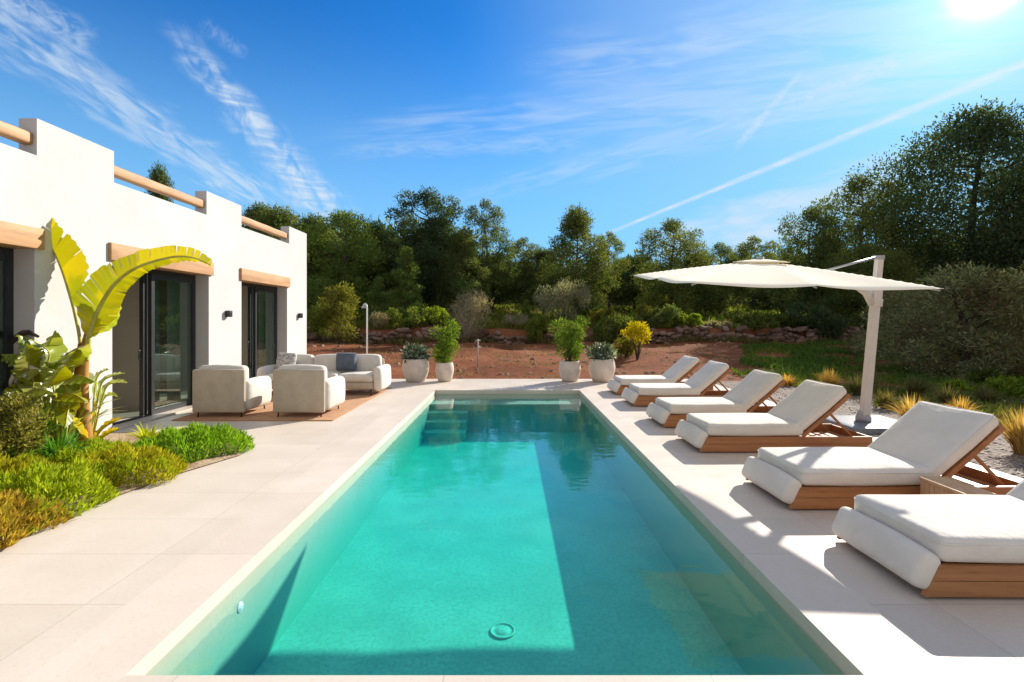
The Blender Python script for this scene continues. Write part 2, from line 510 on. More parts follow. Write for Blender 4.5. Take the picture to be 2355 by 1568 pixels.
    def prism(s, poly, y0, y1, mtx=None):
        """polygon in x,z extruded along y"""
        n = len(poly)
        vs = [(x, y0, z) for x, z in poly] + [(x, y1, z) for x, z in poly]
        fs = [tuple(range(n)), tuple(range(2 * n - 1, n - 1, -1))]
        fs += [((i + 1) % n, i, i + n, (i + 1) % n + n) for i in range(n)]
        return s.add(vs, fs, False, mtx)

    def sheet(s, poly, z):
        return s.add([(x, y, z) for x, y in poly], [tuple(range(len(poly)))])

    def mesh(s, name, mat):
        me = bpy.data.meshes.new(name); me.from_pydata(s.v, [], s.f); me.materials.append(mat)
        me.polygons.foreach_set('use_smooth', s.sm); me.update()
        return me

    def build(s, name, mat, parent=None):
        return link_mesh(name, s.mesh(name, mat), parent)


def leaf_mesh(name, base, axis, side, mat, mid=.45):
    """numpy arrays (n,3): every leaf is a diamond from base along axis, half-width side"""
    n = len(base)
    v = np.empty((n, 4, 3), np.float32)
    v[:, 0] = base; v[:, 1] = base + axis * mid + side; v[:, 2] = base + axis; v[:, 3] = base + axis * mid - side
    me = bpy.data.meshes.new(name)
    me.vertices.add(4 * n); me.loops.add(4 * n); me.polygons.add(n)
    me.vertices.foreach_set('co', v.ravel())
    me.loops.foreach_set('vertex_index', np.arange(4 * n, dtype=np.int32))
    me.polygons.foreach_set('loop_start', np.arange(0, 4 * n, 4, dtype=np.int32))
    me.polygons.foreach_set('loop_total', np.full(n, 4, np.int32))
    me.materials.append(mat); me.update(calc_edges=True)
    return me


def unit(a): return a / np.maximum(np.linalg.norm(a, axis=1, keepdims=True), 1e-9)


def leaf_cloud(rng, blobs, n, L, Wd, out=.6, up=.25, shell=.45):
    """leaves spread through blobs (x,y,z,rx,ry,rz); denser to the outside of each blob"""
    b = np.array(blobs, float)
    w = (b[:, 3] * b[:, 4] + b[:, 3] * b[:, 5] + b[:, 4] * b[:, 5]); w /= w.sum()
    i = rng.choice(len(b), n, p=w)
    d = unit(rng.normal(size=(n, 3)))
    r = shell + (1 - shell) * rng.random((n, 1)) ** .6
    r *= 1 + .16 * rng.normal(size=(n, 1)).clip(-1.5, 2.2)
    p = b[i, :3] + d * r * b[i, 3:6]
    a = unit(d * out + rng.normal(size=(n, 3)) * .6 + np.array([0, 0, up]))
    s = unit(np.cross(a, rng.normal(size=(n, 3))))
    l = L * rng.uniform(.6, 1.3, (n, 1)); ww = Wd * rng.uniform(.6, 1.25, (n, 1))
    return p, a * l, s * ww


# ------------------------------------------------------------------ world: sky with cirrus
world = bpy.data.worlds.new('World'); scn.world = world; world.use_nodes = True
t = NT(world.node_tree); t.n.clear()
out = t.node('ShaderNodeOutputWorld'); bg = t.node('ShaderNodeBackground')
t.link(bg.outputs[0], out.inputs[0]); bg.inputs[1].default_value = .069
sky = t.node('ShaderNodeTexSky'); sky.sky_type = 'NISHITA'; sky.sun_disc = False
sky.sun_elevation = SUN_EL; sky.sun_rotation = SUN_AZ
sky.air_density = 1.0; sky.dust_density = .6; sky.ozone_density = 2.5; sky.altitude = 50
dr = t.vmath('NORMALIZE', t.node('ShaderNodeTexCoord').outputs['Generated'])
sep = t.node('ShaderNodeSeparateXYZ'); t.link(dr, sep.inputs[0])
dx, dy, dz = sep.outputs
col = t.mix(1.0, sky.outputs[0], (.13, .80, 1.50), 'MULTIPLY')
zc = t.math('MAXIMUM', dz, .04)
cv = t.node('ShaderNodeCombineXYZ'); t.link(t.math('DIVIDE', dx, zc), cv.inputs[0]); t.link(t.math('DIVIDE', dy, zc), cv.inputs[1])
plane = cv.outputs[0]                         # the cirrus layer seen as a flat ceiling


def pdir(px, py): return Vector((px - CX, F, HY - py)).normalized()


def streak(p0, p1, w0, w1, amount, scale, soft=1.0, ripple=0.0, fade=.18, solid=0):
    """a band of cirrus along the great circle through two directions"""
    a, b = pdir(*p0), pdir(*p1)
    n = a.cross(b).normalized(); along = (b - a).normalized()
    d = t.vmath('DOT_PRODUCT', dr, tuple(n))
    s0, s1 = a.dot(along), b.dot(along)
    s = t.math('DIVIDE', t.math('SUBTRACT', t.vmath('DOT_PRODUCT', dr, tuple(along)), s0), s1 - s0)
    wob = t.math('MULTIPLY', t.math('SUBTRACT', t.noise(plane, 1.3 * scale, 3), .5), w0 * 1.5 * soft)
    wd = t.math('ADD', w0, t.math('MULTIPLY', s, w1 - w0))
    q = t.math('DIVIDE', t.math('ABSOLUTE', t.math('ADD', d, wob)), wd)
    m_ = t.smooth(q, .15, 1.0, 1, 0)
    m_ = t.math('MULTIPLY', m_, t.math('MULTIPLY', t.smooth(s, -fade, fade * .6), t.smooth(s, 1 - fade * .4, 1 + fade, 1, 0)))
    m_ = t.math('MULTIPLY', m_, t.smooth(dy, 0, .1))
    lv = t.node('ShaderNodeCombineXYZ')
    t.link(t.math('MULTIPLY', s, 2.2), lv.inputs[0]); t.link(t.math('MULTIPLY', d, 22.0 if ripple == 0 else 12.0), lv.inputs[1])
    tex = t.smooth(t.noise(lv.outputs[0], 1.5 * scale, 5, .52, .8), .30, .72)
    if solid: tex = t.math('MAXIMUM', tex, solid)
    if ripple:
        rv = t.node('ShaderNodeCombineXYZ'); t.link(t.math('MULTIPLY', dz, 105.0), rv.inputs[1]); t.link(t.math('MULTIPLY', dx, 12.0), rv.inputs[0])
        rip = t.smooth(t.noise(rv.outputs[0], 1.0, 3, .5, .3), .38, .62)
        tex = t.math('MULTIPLY', tex, t.math('ADD', 1 - ripple, t.math('MULTIPLY', rip, ripple)))
        tex = t.math('MULTIPLY', tex, 1.35)
    return t.math('MULTIPLY', t.math('MULTIPLY', m_, tex), amount)


masks = [
    streak((-60, 20), (610, 470), .055, .040, .62, 2.2),
    streak((-120, -60), (190, 90), .035, .03, .42, 2.5),
    streak((440, 120), (760, 500), .030, .062, .72, 2.2, .8, .55),
    streak((470, 60), (560, 120), .020, .015, .18, 2.0),
    streak((1400, 535), (2420, 120), .0048, .0105, .95, 5.0, .3, 0, .10, .5),        # vapour trail
    streak((1700, 330), (1830, 180), .010, .008, .55, 5.0, .5, 0, .18, .4),
    streak((1560, 540), (2000, 430), .045, .05, .55, 1.4, 1, 0, .2, .5),
    streak((1680, 560), (1830, 530), .03, .03, .9, 1.6, 1, 0, .3, .6),
    streak((900, 300), (2300, 180), .05, .085, .34, 1.6),
    streak((1100, 450), (2000, 200), .03, .06, .30, 1.8),
    streak((1550, 560), (2100, 390), .05, .06, .50, 1.4),
    streak((1300, 150), (2350, 20), .06, .11, .38, 1.3),
    streak((1820, 240), (2060, 140), .018, .022, .40, 2.6),
    streak((820, 350), (1300, 330), .02, .03, .22, 2.4),
]
cm = masks[0]
for k in masks[1:]: cm = t.math('SUBTRACT', t.math('ADD', cm, k), t.math('MULTIPLY', cm, k))
# high thin veil added behind the camera and overhead, out of view, to fill the shade
fill_veil = t.math('MAXIMUM', t.smooth(dy, .10, -.45), t.smooth(dz, .66, .93))
fill_veil = t.math('MULTIPLY', fill_veil, t.smooth(t.noise(plane, .8, 4), .2, .6, .55, 1.0))
fill_veil = t.math('MULTIPLY', fill_veil, t.smooth(dz, -.02, .1))
FILL_VEIL = (5.2, 5.1, 5.2)
CLOUD = (5.6, 6.6, 7.6)
sundot = t.math('MAXIMUM', t.vmath('DOT_PRODUCT', dr, tuple(SUN)), 0.0)
col = t.mix(t.smooth(sundot, .70, 1.0, 0, .62), col, (3.0, 4.5, 6.6))          # milky air round the sun
col = t.mix(t.smooth(dz, .55, .05, 0, .85), col, (2.6, 5.6, 8.2))              # paler towards the horizon
col = t.mix(cm, col, CLOUD)
col = t.mix(fill_veil, col, FILL_VEIL)
g1 = t.math('MULTIPLY', t.math('POWER', sundot, 3000.0), 34.0)
g2 = t.math('MULTIPLY', t.math('POWER', sundot, 260.0), 2.2)
g3 = t.math('MULTIPLY', t.math('POWER', sundot, 22.0), .5)
gl = t.math('ADD', t.math('ADD', g1, g2), g3)
gc = t.node('ShaderNodeCombineXYZ')
for i, f in enumerate((1.0, .97, .9)): t.link(t.math('MULTIPLY', gl, f), gc.inputs[i])
col = t.mix(1.0, col, gc.outputs[0], 'ADD')
t.link(col, bg.inputs[0])
world.cycles.sampling_method = 'MANUAL'; world.cycles.sample_map_resolution = 1024

sun_d = bpy.data.lights.new('sun', 'SUN'); sun_d.energy = 4.7; sun_d.angle = R(.53); sun_d.color = (1, .92, .82)
sun = bpy.data.objects.new('sun', sun_d); COL.objects.link(sun)
sun.rotation_euler = (-SUN).to_track_quat('-Z', 'Y').to_euler(); sun.location = (30, 30, 30)

# ------------------------------------------------------------------ ground, deck, pool
PX0, PX1, PY0, PY1 = -1.74, 1.60, 2.22, 11.37       # pool
DX1, DY0, DY1 = 5.2, -6.0, 13.6                      # deck
FX = -5.72                                          # house front


def hill(x, y):
    z = -.08
    if y > 13.7: z += .035 * (min(y, 27.4) - 13.7)
    if y > 27.4: z += .75 * min(1, (y - 27.4) / .25) + .075 * min(y - 27.4, 60) + .02 * max(0, y - 87)
    if y > 40: z += .10 * (min(y, 75) - 40) * max(0, min(1, (-x + 8) / 26))
    if y > 14: z += .08 * math.sin(x * .9 + y * .4) * min(1, (y - 14) / 3) + .05 * math.sin(x * 2.3 - y * 1.7) * min(1, (y - 14) / 3)
    if PX0 - .14 < x < PX1 + .14 and PY0 - .14 < y < PY1 + .14: z = -2.2
    return z


xs = sorted(set([-900, -500, -260, -140, -90] + [-70 + 2 * i for i in range(25)] + [-20 + .8 * i for i in range(51)] + [22 + 2 * i for i in range(26)] + [90, 140, 260, 500, 900] +
                [PX0 - .15, PX0 - .12, PX1 + .12, PX1 + .15]))
ys = sorted(set([-300, -120, -60, -30, -12, -6, -3, 0, 1.5, 4, 7, 10, 12.5] + [13.7 + .6 * i for i in range(23)] + [27.4, 27.65] + [28.4 + 1.2 * i for i in range(30)] + [66 + 6 * i for i in range(10)] + [160, 240, 400, 800, 1600] +
                [PY0 - .15, PY0 - .12, PY1 + .12, PY1 + .15]))
gv = [(x, y, hill(x, y)) for y in ys for x in xs]
nx = len(xs)
gf = [(j * nx + i, j * nx + i + 1, (j + 1) * nx + i + 1, (j + 1) * nx + i) for j in range(len(ys) - 1) for i in range(nx - 1)]
g = MB().add(gv, gf, True).build('ground', M['soil']); tag(g, kind='structure')

CW = .43
d = MB()
bed_in = FX
X0, X1, Y0, Y1 = -12.0, DX1, DY0, DY1
a0, a1, b0, b1 = PX0 - CW, PX1 + CW, PY0 - CW, PY1 + CW
for (x0, x1, y0, y1) in ((X0, a0, Y0, Y1), (a1, X1, Y0, Y1), (a0, a1, Y0, b0), (a0, a1, b1, Y1)):
    d.box(x0, x1, y0, y1, -.12, 0)
tag(d.build('pool_deck', M['deck']), kind='structure')
c = MB(); c.box(a0, PX0, b0, b1, -.1, 0).box(PX1, a1, b0, b1, -.1, 0)
tag(c.build('pool_kerb_long', M['coping']), kind='structure').name = 'pool_kerb'
c = MB(); c.box(PX0, PX1, b0, PY0, -.1, 0).box(PX0, PX1, PY1, b1, -.1, 0)
tag(c.build('pool_kerb', M['coping_end']), kind='structure')
PZ, WZ = -.80, -.10
p = MB()
p.add([(PX0, PY0, PZ), (PX1, PY0, PZ), (PX1, PY1, PZ), (PX0, PY1, PZ)], [(0, 1, 2, 3)])
e = .0
zt = -.085
p.add([(PX0, PY0, PZ), (PX0, PY1, PZ), (PX0, PY1, zt), (PX0, PY0, zt)], [(0, 1, 2, 3)])
p.add([(PX1, PY0, PZ), (PX1, PY1, PZ), (PX1, PY1, zt), (PX1, PY0, zt)], [(3, 2, 1, 0)])
p.add([(PX0, PY0, PZ), (PX1, PY0, PZ), (PX1, PY0, zt), (PX0, PY0, zt)], [(3, 2, 1, 0)])
p.add([(PX0, PY1, PZ), (PX1, PY1, PZ), (PX1, PY1, zt), (PX0, PY1, zt)], [(0, 1, 2, 3)])
# pull the walls 2 mm into the pool so that they stand proud of the kerb faces
p.v = [(min(max(x, PX0 + .002), PX1 - .002), min(max(y, PY0 + .002), PY1 - .002), z) for x, y, z in p.v]
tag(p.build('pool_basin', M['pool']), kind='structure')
s = MB()
s.box(PX0 + .004, PX1 - .004, 10.62, PY1 - .004, PZ, -.20)
s.box(PX0 + .004, -.90, 10.36, 10.62, PZ, -.33)
s.box(PX0 + .004, -.90, 10.08, 10.36, PZ, -.47)
s.box(PX0 + .004, -.90, 9.80, 10.08, PZ, -.62)
tag(s.build('pool_steps', M['pool']), kind='structure')
nz = MB()  # pale strips put on the tread edges to stand in for sunlight there
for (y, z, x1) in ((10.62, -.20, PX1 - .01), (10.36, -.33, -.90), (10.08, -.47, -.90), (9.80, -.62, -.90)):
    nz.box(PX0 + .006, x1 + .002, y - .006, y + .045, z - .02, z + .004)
tag(nz.build('pool_step_lit_edges', M['coping']), kind='structure')
w = MB(); w.box(PX0 - .05, PX1 + .05, PY0 - .05, PY1 + .05, PZ - .15, WZ)
tag(w.build('pool_water', M['water']), kind='structure')

o = MB(); o.lathe([(0, .006), (.05, .007), (.055, .003), (.082, .004), (.086, .010), (.096, .009), (.10, 0)], 32)
o = o.build('pool_drain', M['pool']); o.location = (-.06, 3.80, PZ + .002)
tag(o, 'round drain cover on the pool floor near the camera end', 'pool drain')
o = MB(); o.lathe([(0, .008), (.015, .009), (.018, .005), (.028, .006), (.034, .0)], 20, Matrix.Rotation(R(90), 4, 'Y'))
o = o.build('pool_inlet', M['whitemetal']); o.location = (PX0 + .004, 3.16, -.24)
tag(o, 'small white inlet nozzle in the sunlit side wall of the pool', 'pool inlet')

# gravel strip and lawn beside the deck
gz = -.066
q = MB(); poly = [(5.21, -6), (11.5, -6), (11.5, 4), (12.0, 9), (11, 12.0), (8.6, 13.0), (6.4, 13.6), (5.21, 13.6)]
q.sheet(poly, gz)
tag(q.build('gravel_ground', M['gravel']), kind='structure')


def in_poly(x, y, poly):
    c = False; n = len(poly)
    for i in range(n):
        x0, y0 = poly[i]; x1, y1 = poly[i - 1]
        if (y0 > y) != (y1 > y) and x < (x1 - x0) * (y - y0) / (y1 - y0) + x0: c = not c
    return c


rng = np.random.default_rng(11)
# loose pebbles on the gravel
pts = []
while len(pts) < 2600:
    x, y = random.uniform(5.3, 10.5), random.uniform(4, 13)
    if in_poly(x, y, poly): pts.append((x, y))
pb = MB()
for (x, y) in pts:
    r_ = random.uniform(.012, .035); k = random.uniform(.5, .8)
    a = random.uniform(0, 6)
    vs = [(x + r_ * math.cos(a + i * PI / 2.5) * random.uniform(.8, 1.2), y + r_ * math.sin(a + i * PI / 2.5), gz + .003) for i in range(5)] + [(x, y, gz + r_ * k * 1.3)]
    pb.add(vs, [(i, (i + 1) % 5, 5) for i in range(5)], True)
tag(pb.build('pebbles', simple('pebble', (.24, .19, .15), (.44, .38, .32), 9, .8, .2, coord='Object')), kind='stuff')


def ground_blades(name, mat, region, n, L, Wd, lean=.35, zf=hill, clump=0.0, seed=1):
    rg = np.random.default_rng(seed); P = []
    xs_ = [p[0] for p in region]; ys_ = [p[1] for p in region]
    while len(P) < n:
        x, y = rg.uniform(min(xs_), max(xs_)), rg.uniform(min(ys_), max(ys_))
        if in_poly(x, y, region) and (clump == 0 or math.sin(x * 1.7 + math.sin(y * 1.1) * 2) + math.sin(y * 2.3 + x * .7) + rg.normal() * .7 > clump):
            P.append((x, y, zf(x, y)))
    P = np.array(P)
    a = rg.normal(size=(n, 3)) * lean; a[:, 2] = 1
    a = unit(a) * (L * rg.uniform(.5, 1.3, (n, 1)))
    sd = unit(np.cross(a, rg.normal(size=(n, 3)))) * Wd
    o = link_mesh(name, leaf_mesh(name, P, a, sd, mat, .3))
    return tag(o, kind='stuff')


lawn = [(6.6, 13.4), (9, 12.6), (12.4, 11.2), (20, 9.5), (34, 9), (36, 27.0), (17, 27.0), (11.5, 24.5), (9.2, 19), (7.0, 15.6)]
ground_blades('lawn_grass', M['lawn'], lawn, 60000, .17, .028, .5, clump=-.35, seed=3)
ground_blades('soil_weeds', M['tuft_dark'], [(-9, 14), (9, 14), (12, 27), (-14, 27)], 2600, .12, .012, .6, clump=1.1, seed=4)
ground_blades('scrub_undergrowth', M['shrub'], [(-20, 28), (40, 28), (60, 50), (-30, 50)], 26000, .5, .06, .7, clump=.2, seed=5)

q = MB(); rg = random.Random(14)
for _ in range(900):
    y = rg.uniform(13.9, 27); x = rg.uniform(-14, 12)
    r_ = rg.choice((.02, .03, .04, .06, .09)) * rg.uniform(.7, 1.3); a = rg.uniform(0, 6)
    z = hill(x, y)
    vs = [(x + r_ * math.cos(a + i * PI / 3) * rg.uniform(.7, 1.2), y + r_ * math.sin(a + i * PI / 3) * rg.uniform(.7, 1.2), z - .01) for i in range(6)]
    vs += [(x + (p_[0] - x) * .6, y + (p_[1] - y) * .6, z + r_ * rg.uniform(.4, .7)) for p_ in vs] + [(x, y, z + r_ * .7)]
    q.add(vs, [(i, (i + 1) % 6, (i + 1) % 6 + 6, i + 6) for i in range(6)] + [(i + 6, (i + 1) % 6 + 6, 12) for i in range(6)])
tag(q.build('field_stones', simple('field stone', (.20, .10, .06), (.42, .30, .22), 3, .95, .1, coord='Object')), kind='stuff')

# ------------------------------------------------------------------ house
house = empty('white_house', (0, 0, 0), 0, 'flat roofed white rendered house with timber lintels and glazed doors beside the terrace', 'house')
HY0, HY1 = .6, 13.81
openings = [(3.62, 5.91), (7.064, 9.327), (10.46, 12.60)]
LZ0, LZ1 = 2.47, 2.72
wl = MB(); XB = FX - .40
prev = HY0
for (y0, y1) in openings:
    wl.box(XB, FX, prev, y0, -.1, LZ0); prev = y1
wl.box(XB, FX, prev, HY1, -.1, LZ0)
wl.box(XB, FX, HY0, HY1, LZ0, 3.6)
for (y0, y1) in ((.7, 3.75 - 2.2 + .6), (2.55, 3.75), (5.94, 7.095), (9.26, 10.46), (12.72, 13.81)):
    if y0 < 1: continue
    wl.box(FX - .22, FX, y0, y1, 3.6, 4.05)
# side and back walls and the roof slab
wl.box(-12.0, XB, HY1 - .4, HY1, -.1, 3.6); wl.box(-12.0, XB, HY0, HY0 + .4, -.1, 3.6); wl.box(-12.0, -11.6, HY0 + .4, HY1 - .4, -.1, 3.6)
wl.build('wall', M['stucco'], house)
MB().box(-11.6, XB, HY0 + .4, HY1 - .4, 3.1, 3.35).build('roof', M['stucco'], house)
for y_ in (5.2, 8.66, 11.92): MB().box(-11.6, -6.32, y_, y_ + .2, .03, 3.1).build('partition', M['plaster'], house)
MB().box(-11.6, FX - .02, HY0 + .4, HY1 - .4, .002, .03).build('room_floor', M['innerfloor'], house)
for (y0, y1) in openings:
    MB().box(FX - .26, FX + .045, y0 - .07, y1 + .09, LZ0 - .002, LZ1, b=.008).build('lintel', M['lintel'], house)
    fr = MB(); xf = FX - .25; ym = (y0 + y1) / 2 - .02; dp = .05
    # outer frame round the opening, then the two glazed leaves stacked over the far half
    fr.box(xf - .10, xf, y0 + .001, y1 - .001, LZ0 - .075, LZ0 - .004)
    fr.box(xf - .10, xf, y1 - .085, y1 - .001, .031, LZ0 - .075)
    fr.box(xf - .10, xf, y0 + .001, y1 - .001, .0305, .045)
    fr.box(xf - .055, xf + .004, ym, ym + .075, .045, LZ0 - .076)
    fr.box(xf - .125, xf - .062, ym - .10, ym - .015, .045, LZ0 - .076)
    fr.box(xf - .045, xf - .003, ym + .075, y1 - .086, .045, .12)
    fr.box(xf - .045, xf - .003, ym + .075, y1 - .086, LZ0 - .16, LZ0 - .076)
    fo = fr.build('door_frame', M['dark'], house)
    MB().box(xf - .028, xf - .02, ym + .075, y1 - .086, .12, LZ0 - .16).build('glass', M['glass'], fo)
    hd = MB(); hd.tube([(xf - .09, ym - .10, .98), (xf - .09, ym - .15, .98), (xf - .09, ym - .15, 1.12), (xf - .09, ym - .10, 1.12)], .011, 8)
    hd.build('handle', M['dark'], fo)
for (y0, y1) in ((-.1, 2.55), (3.75, 5.94), (7.095, 9.26), (10.46, 12.72)):
    if y0 < 0: y0 = 1.0
    tb = MB(); n = 9
    tb.rbox(FX - .11, (y0 + y1) / 2, 3.80, .07, (y1 - y0) / 2 + .05, .075, .035, 3, jit=.004, seed=int(y0 * 10))
    tb.build('roof_rail', M['rail'], house)
for y in (9.9, 13.28):
    l = MB(); l.box(FX + .001, FX + .015, y - .045, y + .045, 1.69, 1.80); l.box(FX + .015, FX + .10, y - .05, y + .05, 1.68, 1.81, b=.006)
    l.build('wall_lamp', M['dark'], house)
# pale sheer drapes gathered inside behind the glass
def drape(y0, y1, x, z1=2.4):
    n = int((y1 - y0) * 60); vs = []; fs = []
    for i in range(n + 1):
        y = y0 + (y1 - y0) * i / n; o_ = .035 * math.sin(i * 1.05) + .012 * math.sin(i * .37)
        vs += [(x + o_, y, .05), (x + o_ * .8, y, z1)]
    fs = [(2 * i, 2 * i + 2, 2 * i + 3, 2 * i + 1) for i in range(n)]
    return MB().add(vs, fs, True)


sheer = mat_leaf('sheer drape', (.55, .55, .52), (.6, .6, .57), (.62, .62, .6), .35, tcol=(1, 1, 1), gloss=.02)
for (y0, y1, lab) in ((9.02, 9.34, 'pale sheer drape gathered inside the glazed door behind the armchairs'), (12.3, 12.62, 'pale sheer drape gathered inside the glazed door behind the sofa')):
    o = drape(y0, y1, -6.3).build('curtain', sheer); tag(o, lab, 'curtain', 'curtains inside the doors')

# ------------------------------------------------------------------ sun loungers
LW = .385
lg = empty('sun_lounger')
fm = MB()
for sgn in (-1, 1):
    y0, y1 = sorted((sgn * (LW - .03), sgn * LW))
    fm.prism([(.00, .018), (.045, .106), (2.12, .106), (2.12, .018)], y0, y1)
    fm.prism([(.047, .110), (.09, .195), (2.10, .195), (2.10, .110)], y0, y1)
    fm.box(.25, 1.9, sgn * (LW - .06) - .02, sgn * (LW - .06) + .02, .0, .05)
fm.box(.075, .10, -LW + .03, LW - .03, .02, .17); fm.box(2.08, 2.105, -LW + .03, LW - .03, .018, .19)
for i in range(11):
    x = .14 + i * .105; fm.box(x, x + .075, -LW + .031, LW - .031, .165, .19)
for i in range(7):
    x = 1.32 + i * .11; fm.box(x, x + .075, -LW + .031, LW - .031, .085, .105)
fm.build('frame', M['teak'], lg)
sc = MB(); sc.rbox(.69, 0, .272, .585, LW - .004, .074, .045, 4, (.0, .006, .022), jit=.004, seed=3)
so_ = sc.build('seat_cushion', M['cushion'], lg)
def loop_tube(hx, hy, z, cx, rad, cr=.045, mtx=None):
    pts = []
    for (sx, sy, a0_) in ((1, 1, 0), (-1, 1, 90), (-1, -1, 180), (1, -1, 270)):
        for k in range(5):
            a = R(a0_ + k * 22.5); pts.append((cx + sx * (hx - cr) + cr * math.cos(a), sy * (hy - cr) + cr * math.sin(a), z))
    pts.append(pts[0])
    return MB().tube(pts, rad, 6, False, mtx)
loop_tube(.583, LW - .004, .272 + .043, .69, .0055).build('piping', M['cushion'], so_)
fp = MB(); fp.rbox(0, 0, 0, .062, LW - .002, .108, .045, 4, (.012, .004, .008), Matrix.Translation((.035, 0, .152)) @ Matrix.Rotation(R(24), 4, 'Y'), jit=.004, seed=5)
fp.build('foot_cushion', M['cushion'], lg)
BA = R(41)
bm_ = Matrix.Translation((1.275, 0, .215)) @ Matrix.Rotation(-BA, 4, 'Y')
bc = MB(); bc.rbox(.375, 0, .085, .375, LW - .004, .058, .042, 4, (.0, .004, .016), bm_, jit=.004, seed=8)
bo_ = bc.build('back_cushion', M['cushion'], lg)
loop_tube(.373, LW - .004, .085 + .036, .375, .0055, .045, bm_).build('piping', M['cushion'], bo_)
bf = MB()
for sgn in (-1, 1):
    y0, y1 = sorted((sgn * (LW - .035), sgn * (LW - .002))); bf.box(-.02, .735, y0, y1, -.02, .022, bm_)
for i in range(9):
    x = .02 + i * .08; bf.box(x, x + .052, -LW + .036, LW - .036, -.006, .018, bm_)
bf.build('backrest_frame', M['teak'], lg)
for sgn in (-1, 1):
    st = MB(); p0 = bm_ @ Vector((.44, sgn * .27, -.02)); p1 = Vector((1.97, sgn * .27, .13))
    st.tube([p0, p1], .017, 4, sq=True)
    st.build('strut', M['teak'], lg)
lounger_spots = [
    (2.375, 3.20, -.8, 'sun lounger cropped by the picture edge with the largest pale foot cushion'),
    (2.35, 4.52, 1.2, 'sun lounger with low wooden table at its side and mast shadow across its seat'),
    (2.29, 6.33, .5, 'sun lounger in front of the dark umbrella base slab'),
    (2.28, 7.72, .8, 'sun lounger just beyond the one in front of the umbrella base'),
    (2.29, 9.55, .3, 'sun lounger second from the pots, its raised back against the grass'),
    (2.28, 10.98, .6, 'sun lounger next to the large pot of blue green leaves'),
]
for i, (x, y, a, lab) in enumerate(lounger_spots):
    o = lg if i == 0 else copy_tree(lg)
    o.location = (x, y, .002); o.rotation_euler.z = R(a * .6)
    tag(o, lab, 'sun lounger', 'sun loungers along the pool')

tb = empty('side_table', (3.50, 3.86, .002), 0, 'small slatted wooden side table between the two nearest loungers', 'side table')
q = MB(); q.box(-.12, .12, -.205, .205, .285, .312, b=.004); q.build('table_top', M['teak_side'], tb)
q = MB()
for i in range(9):
    y = -.2 + i * .0448; q.box(-.112, -.094, y, y + .041, 0, .285); q.box(.094, .112, y, y + .041, 0, .285)
q.box(-.094, .094, -.2, -.182, .0, .285); q.box(-.094, .094, .182, .2, 0, .285)
q.build('side_panel', M['teak_side'], tb)

# ------------------------------------------------------------------ cantilever umbrella (leans towards the camera)
UB = Vector((5.28, 7.35, 0)); TL = R(7.2)
um = empty('cantilever_umbrella', UB, 0, 'large ivory cantilever umbrella leaning over the loungers on a granite slab', 'umbrella')
RT = Matrix.Rotation(TL, 4, 'X')
MB().box(-.46, .60, -.46, .52, 0.002, .10, b=.012).build('base_slab', M['slab'], um)
q = MB(); q.lathe([(.10, .10), (.10, .16), (.075, .22), (.07, .26)], 24); q.build('collar', M['greymetal'], um)
q = MB(); q.tube([(0, 0, .14), (0, 0, 2.18)], [.070, .066], 4, mtx=RT, sq=True); q.tube([(0, 0, 2.18), (0, 0, 2.54)], [.056, .056], 4, mtx=RT, sq=True)
q.build('mast', M['mast'], um)
q = MB(); q.box(-.062, .062, -.062, .062, 1.82, 2.10, mtx=RT, b=.018); q.tube([(.06, 0, 1.92), (.10, 0, 1.92), (.10, 0, 1.82)], .012, 8, mtx=RT)
q.build('crank_box', M['mast'], um)
CXY = (-1.84, -.285)
q = MB(); q.tube([(-.05, -.01, 1.86), (-.16, -.03, 2.02), (-.34, -.055, 2.13), (-.7, -.11, 2.19), (-1.84, -.285, 2.30)], [.05, .05, .045, .04, .035], 10, mtx=RT)
q.build('arm', M['mast'], um)
q = MB(); q.box(-.07, .05, -.04, .04, 2.50, 2.56, mtx=RT); q.tube([(-.03, 0, 2.535), (-.86, -.13, 2.34)], .017, 8, mtx=RT); q.build('stay', M['greymetal'], um)
# canopy
HX, HYc, ZE, ZA = 1.42, 1.295, 2.215, 2.475
def cz(u, v):
    """cloth height: ribs run to corners and edge middles, panels sag between them"""
    m = max(abs(u), abs(v)); 
    z = ZE + (ZA - ZE) * (1 - m ** 1.22)
    ang = math.atan2(v, u); sag = abs(math.sin(4 * ang)) * m
    z -= .028 * sag * (1.15 - .3 * m)
    z += -.033 * (u) * 1.0
    if m > .99: z -= .012 * abs(math.sin(4 * ang))
    return z
n = 40; vs = []; fs = []
for j in range(n + 1):
    for i in range(n + 1):
        u, v = 2 * i / n - 1, 2 * j / n - 1
        sc_ = 1 - .02 * abs(math.sin(4 * math.atan2(v, u))) * max(abs(u), abs(v)) ** 3
        vs.append((CXY[0] + u * HX * sc_, CXY[1] + v * HYc * sc_, cz(u, v)))
for j in range(n):
    for i in range(n):
        a = j * (n + 1) + i; fs.append((a, a + 1, a + n + 2, a + n + 1))
top = len(vs); N1 = (n + 1) ** 2
vs2 = [(x, y, z - .006) for x, y, z in vs]
rim = [i for i in range(n + 1)] + [(j * (n + 1) + n) for j in range(1, n + 1)] + [n * (n + 1) + i for i in range(n - 1, -1, -1)] + [j * (n + 1) for j in range(n - 1, 0, -1)]
fs2 = [tuple(q_ + N1 for q_ in reversed(f)) for f in fs]
skirt = [(rim[k], rim[k - 1], rim[k - 1] + N1, rim[k] + N1) for k in range(len(rim))]
cn = MB().add(vs + vs2, fs + fs2 + skirt, True, RT).build('canopy', M['canopy'], um)
vt = MB(); vsv = []; 
for j in range(9):
    for i in range(9):
        u, v = (2 * i / 8 - 1), (2 * j / 8 - 1)
        vsv.append((CXY[0] + u * .27, CXY[1] + v * .245, ZA + .034 - .04 * max(abs(u), abs(v)) ** 1.3))
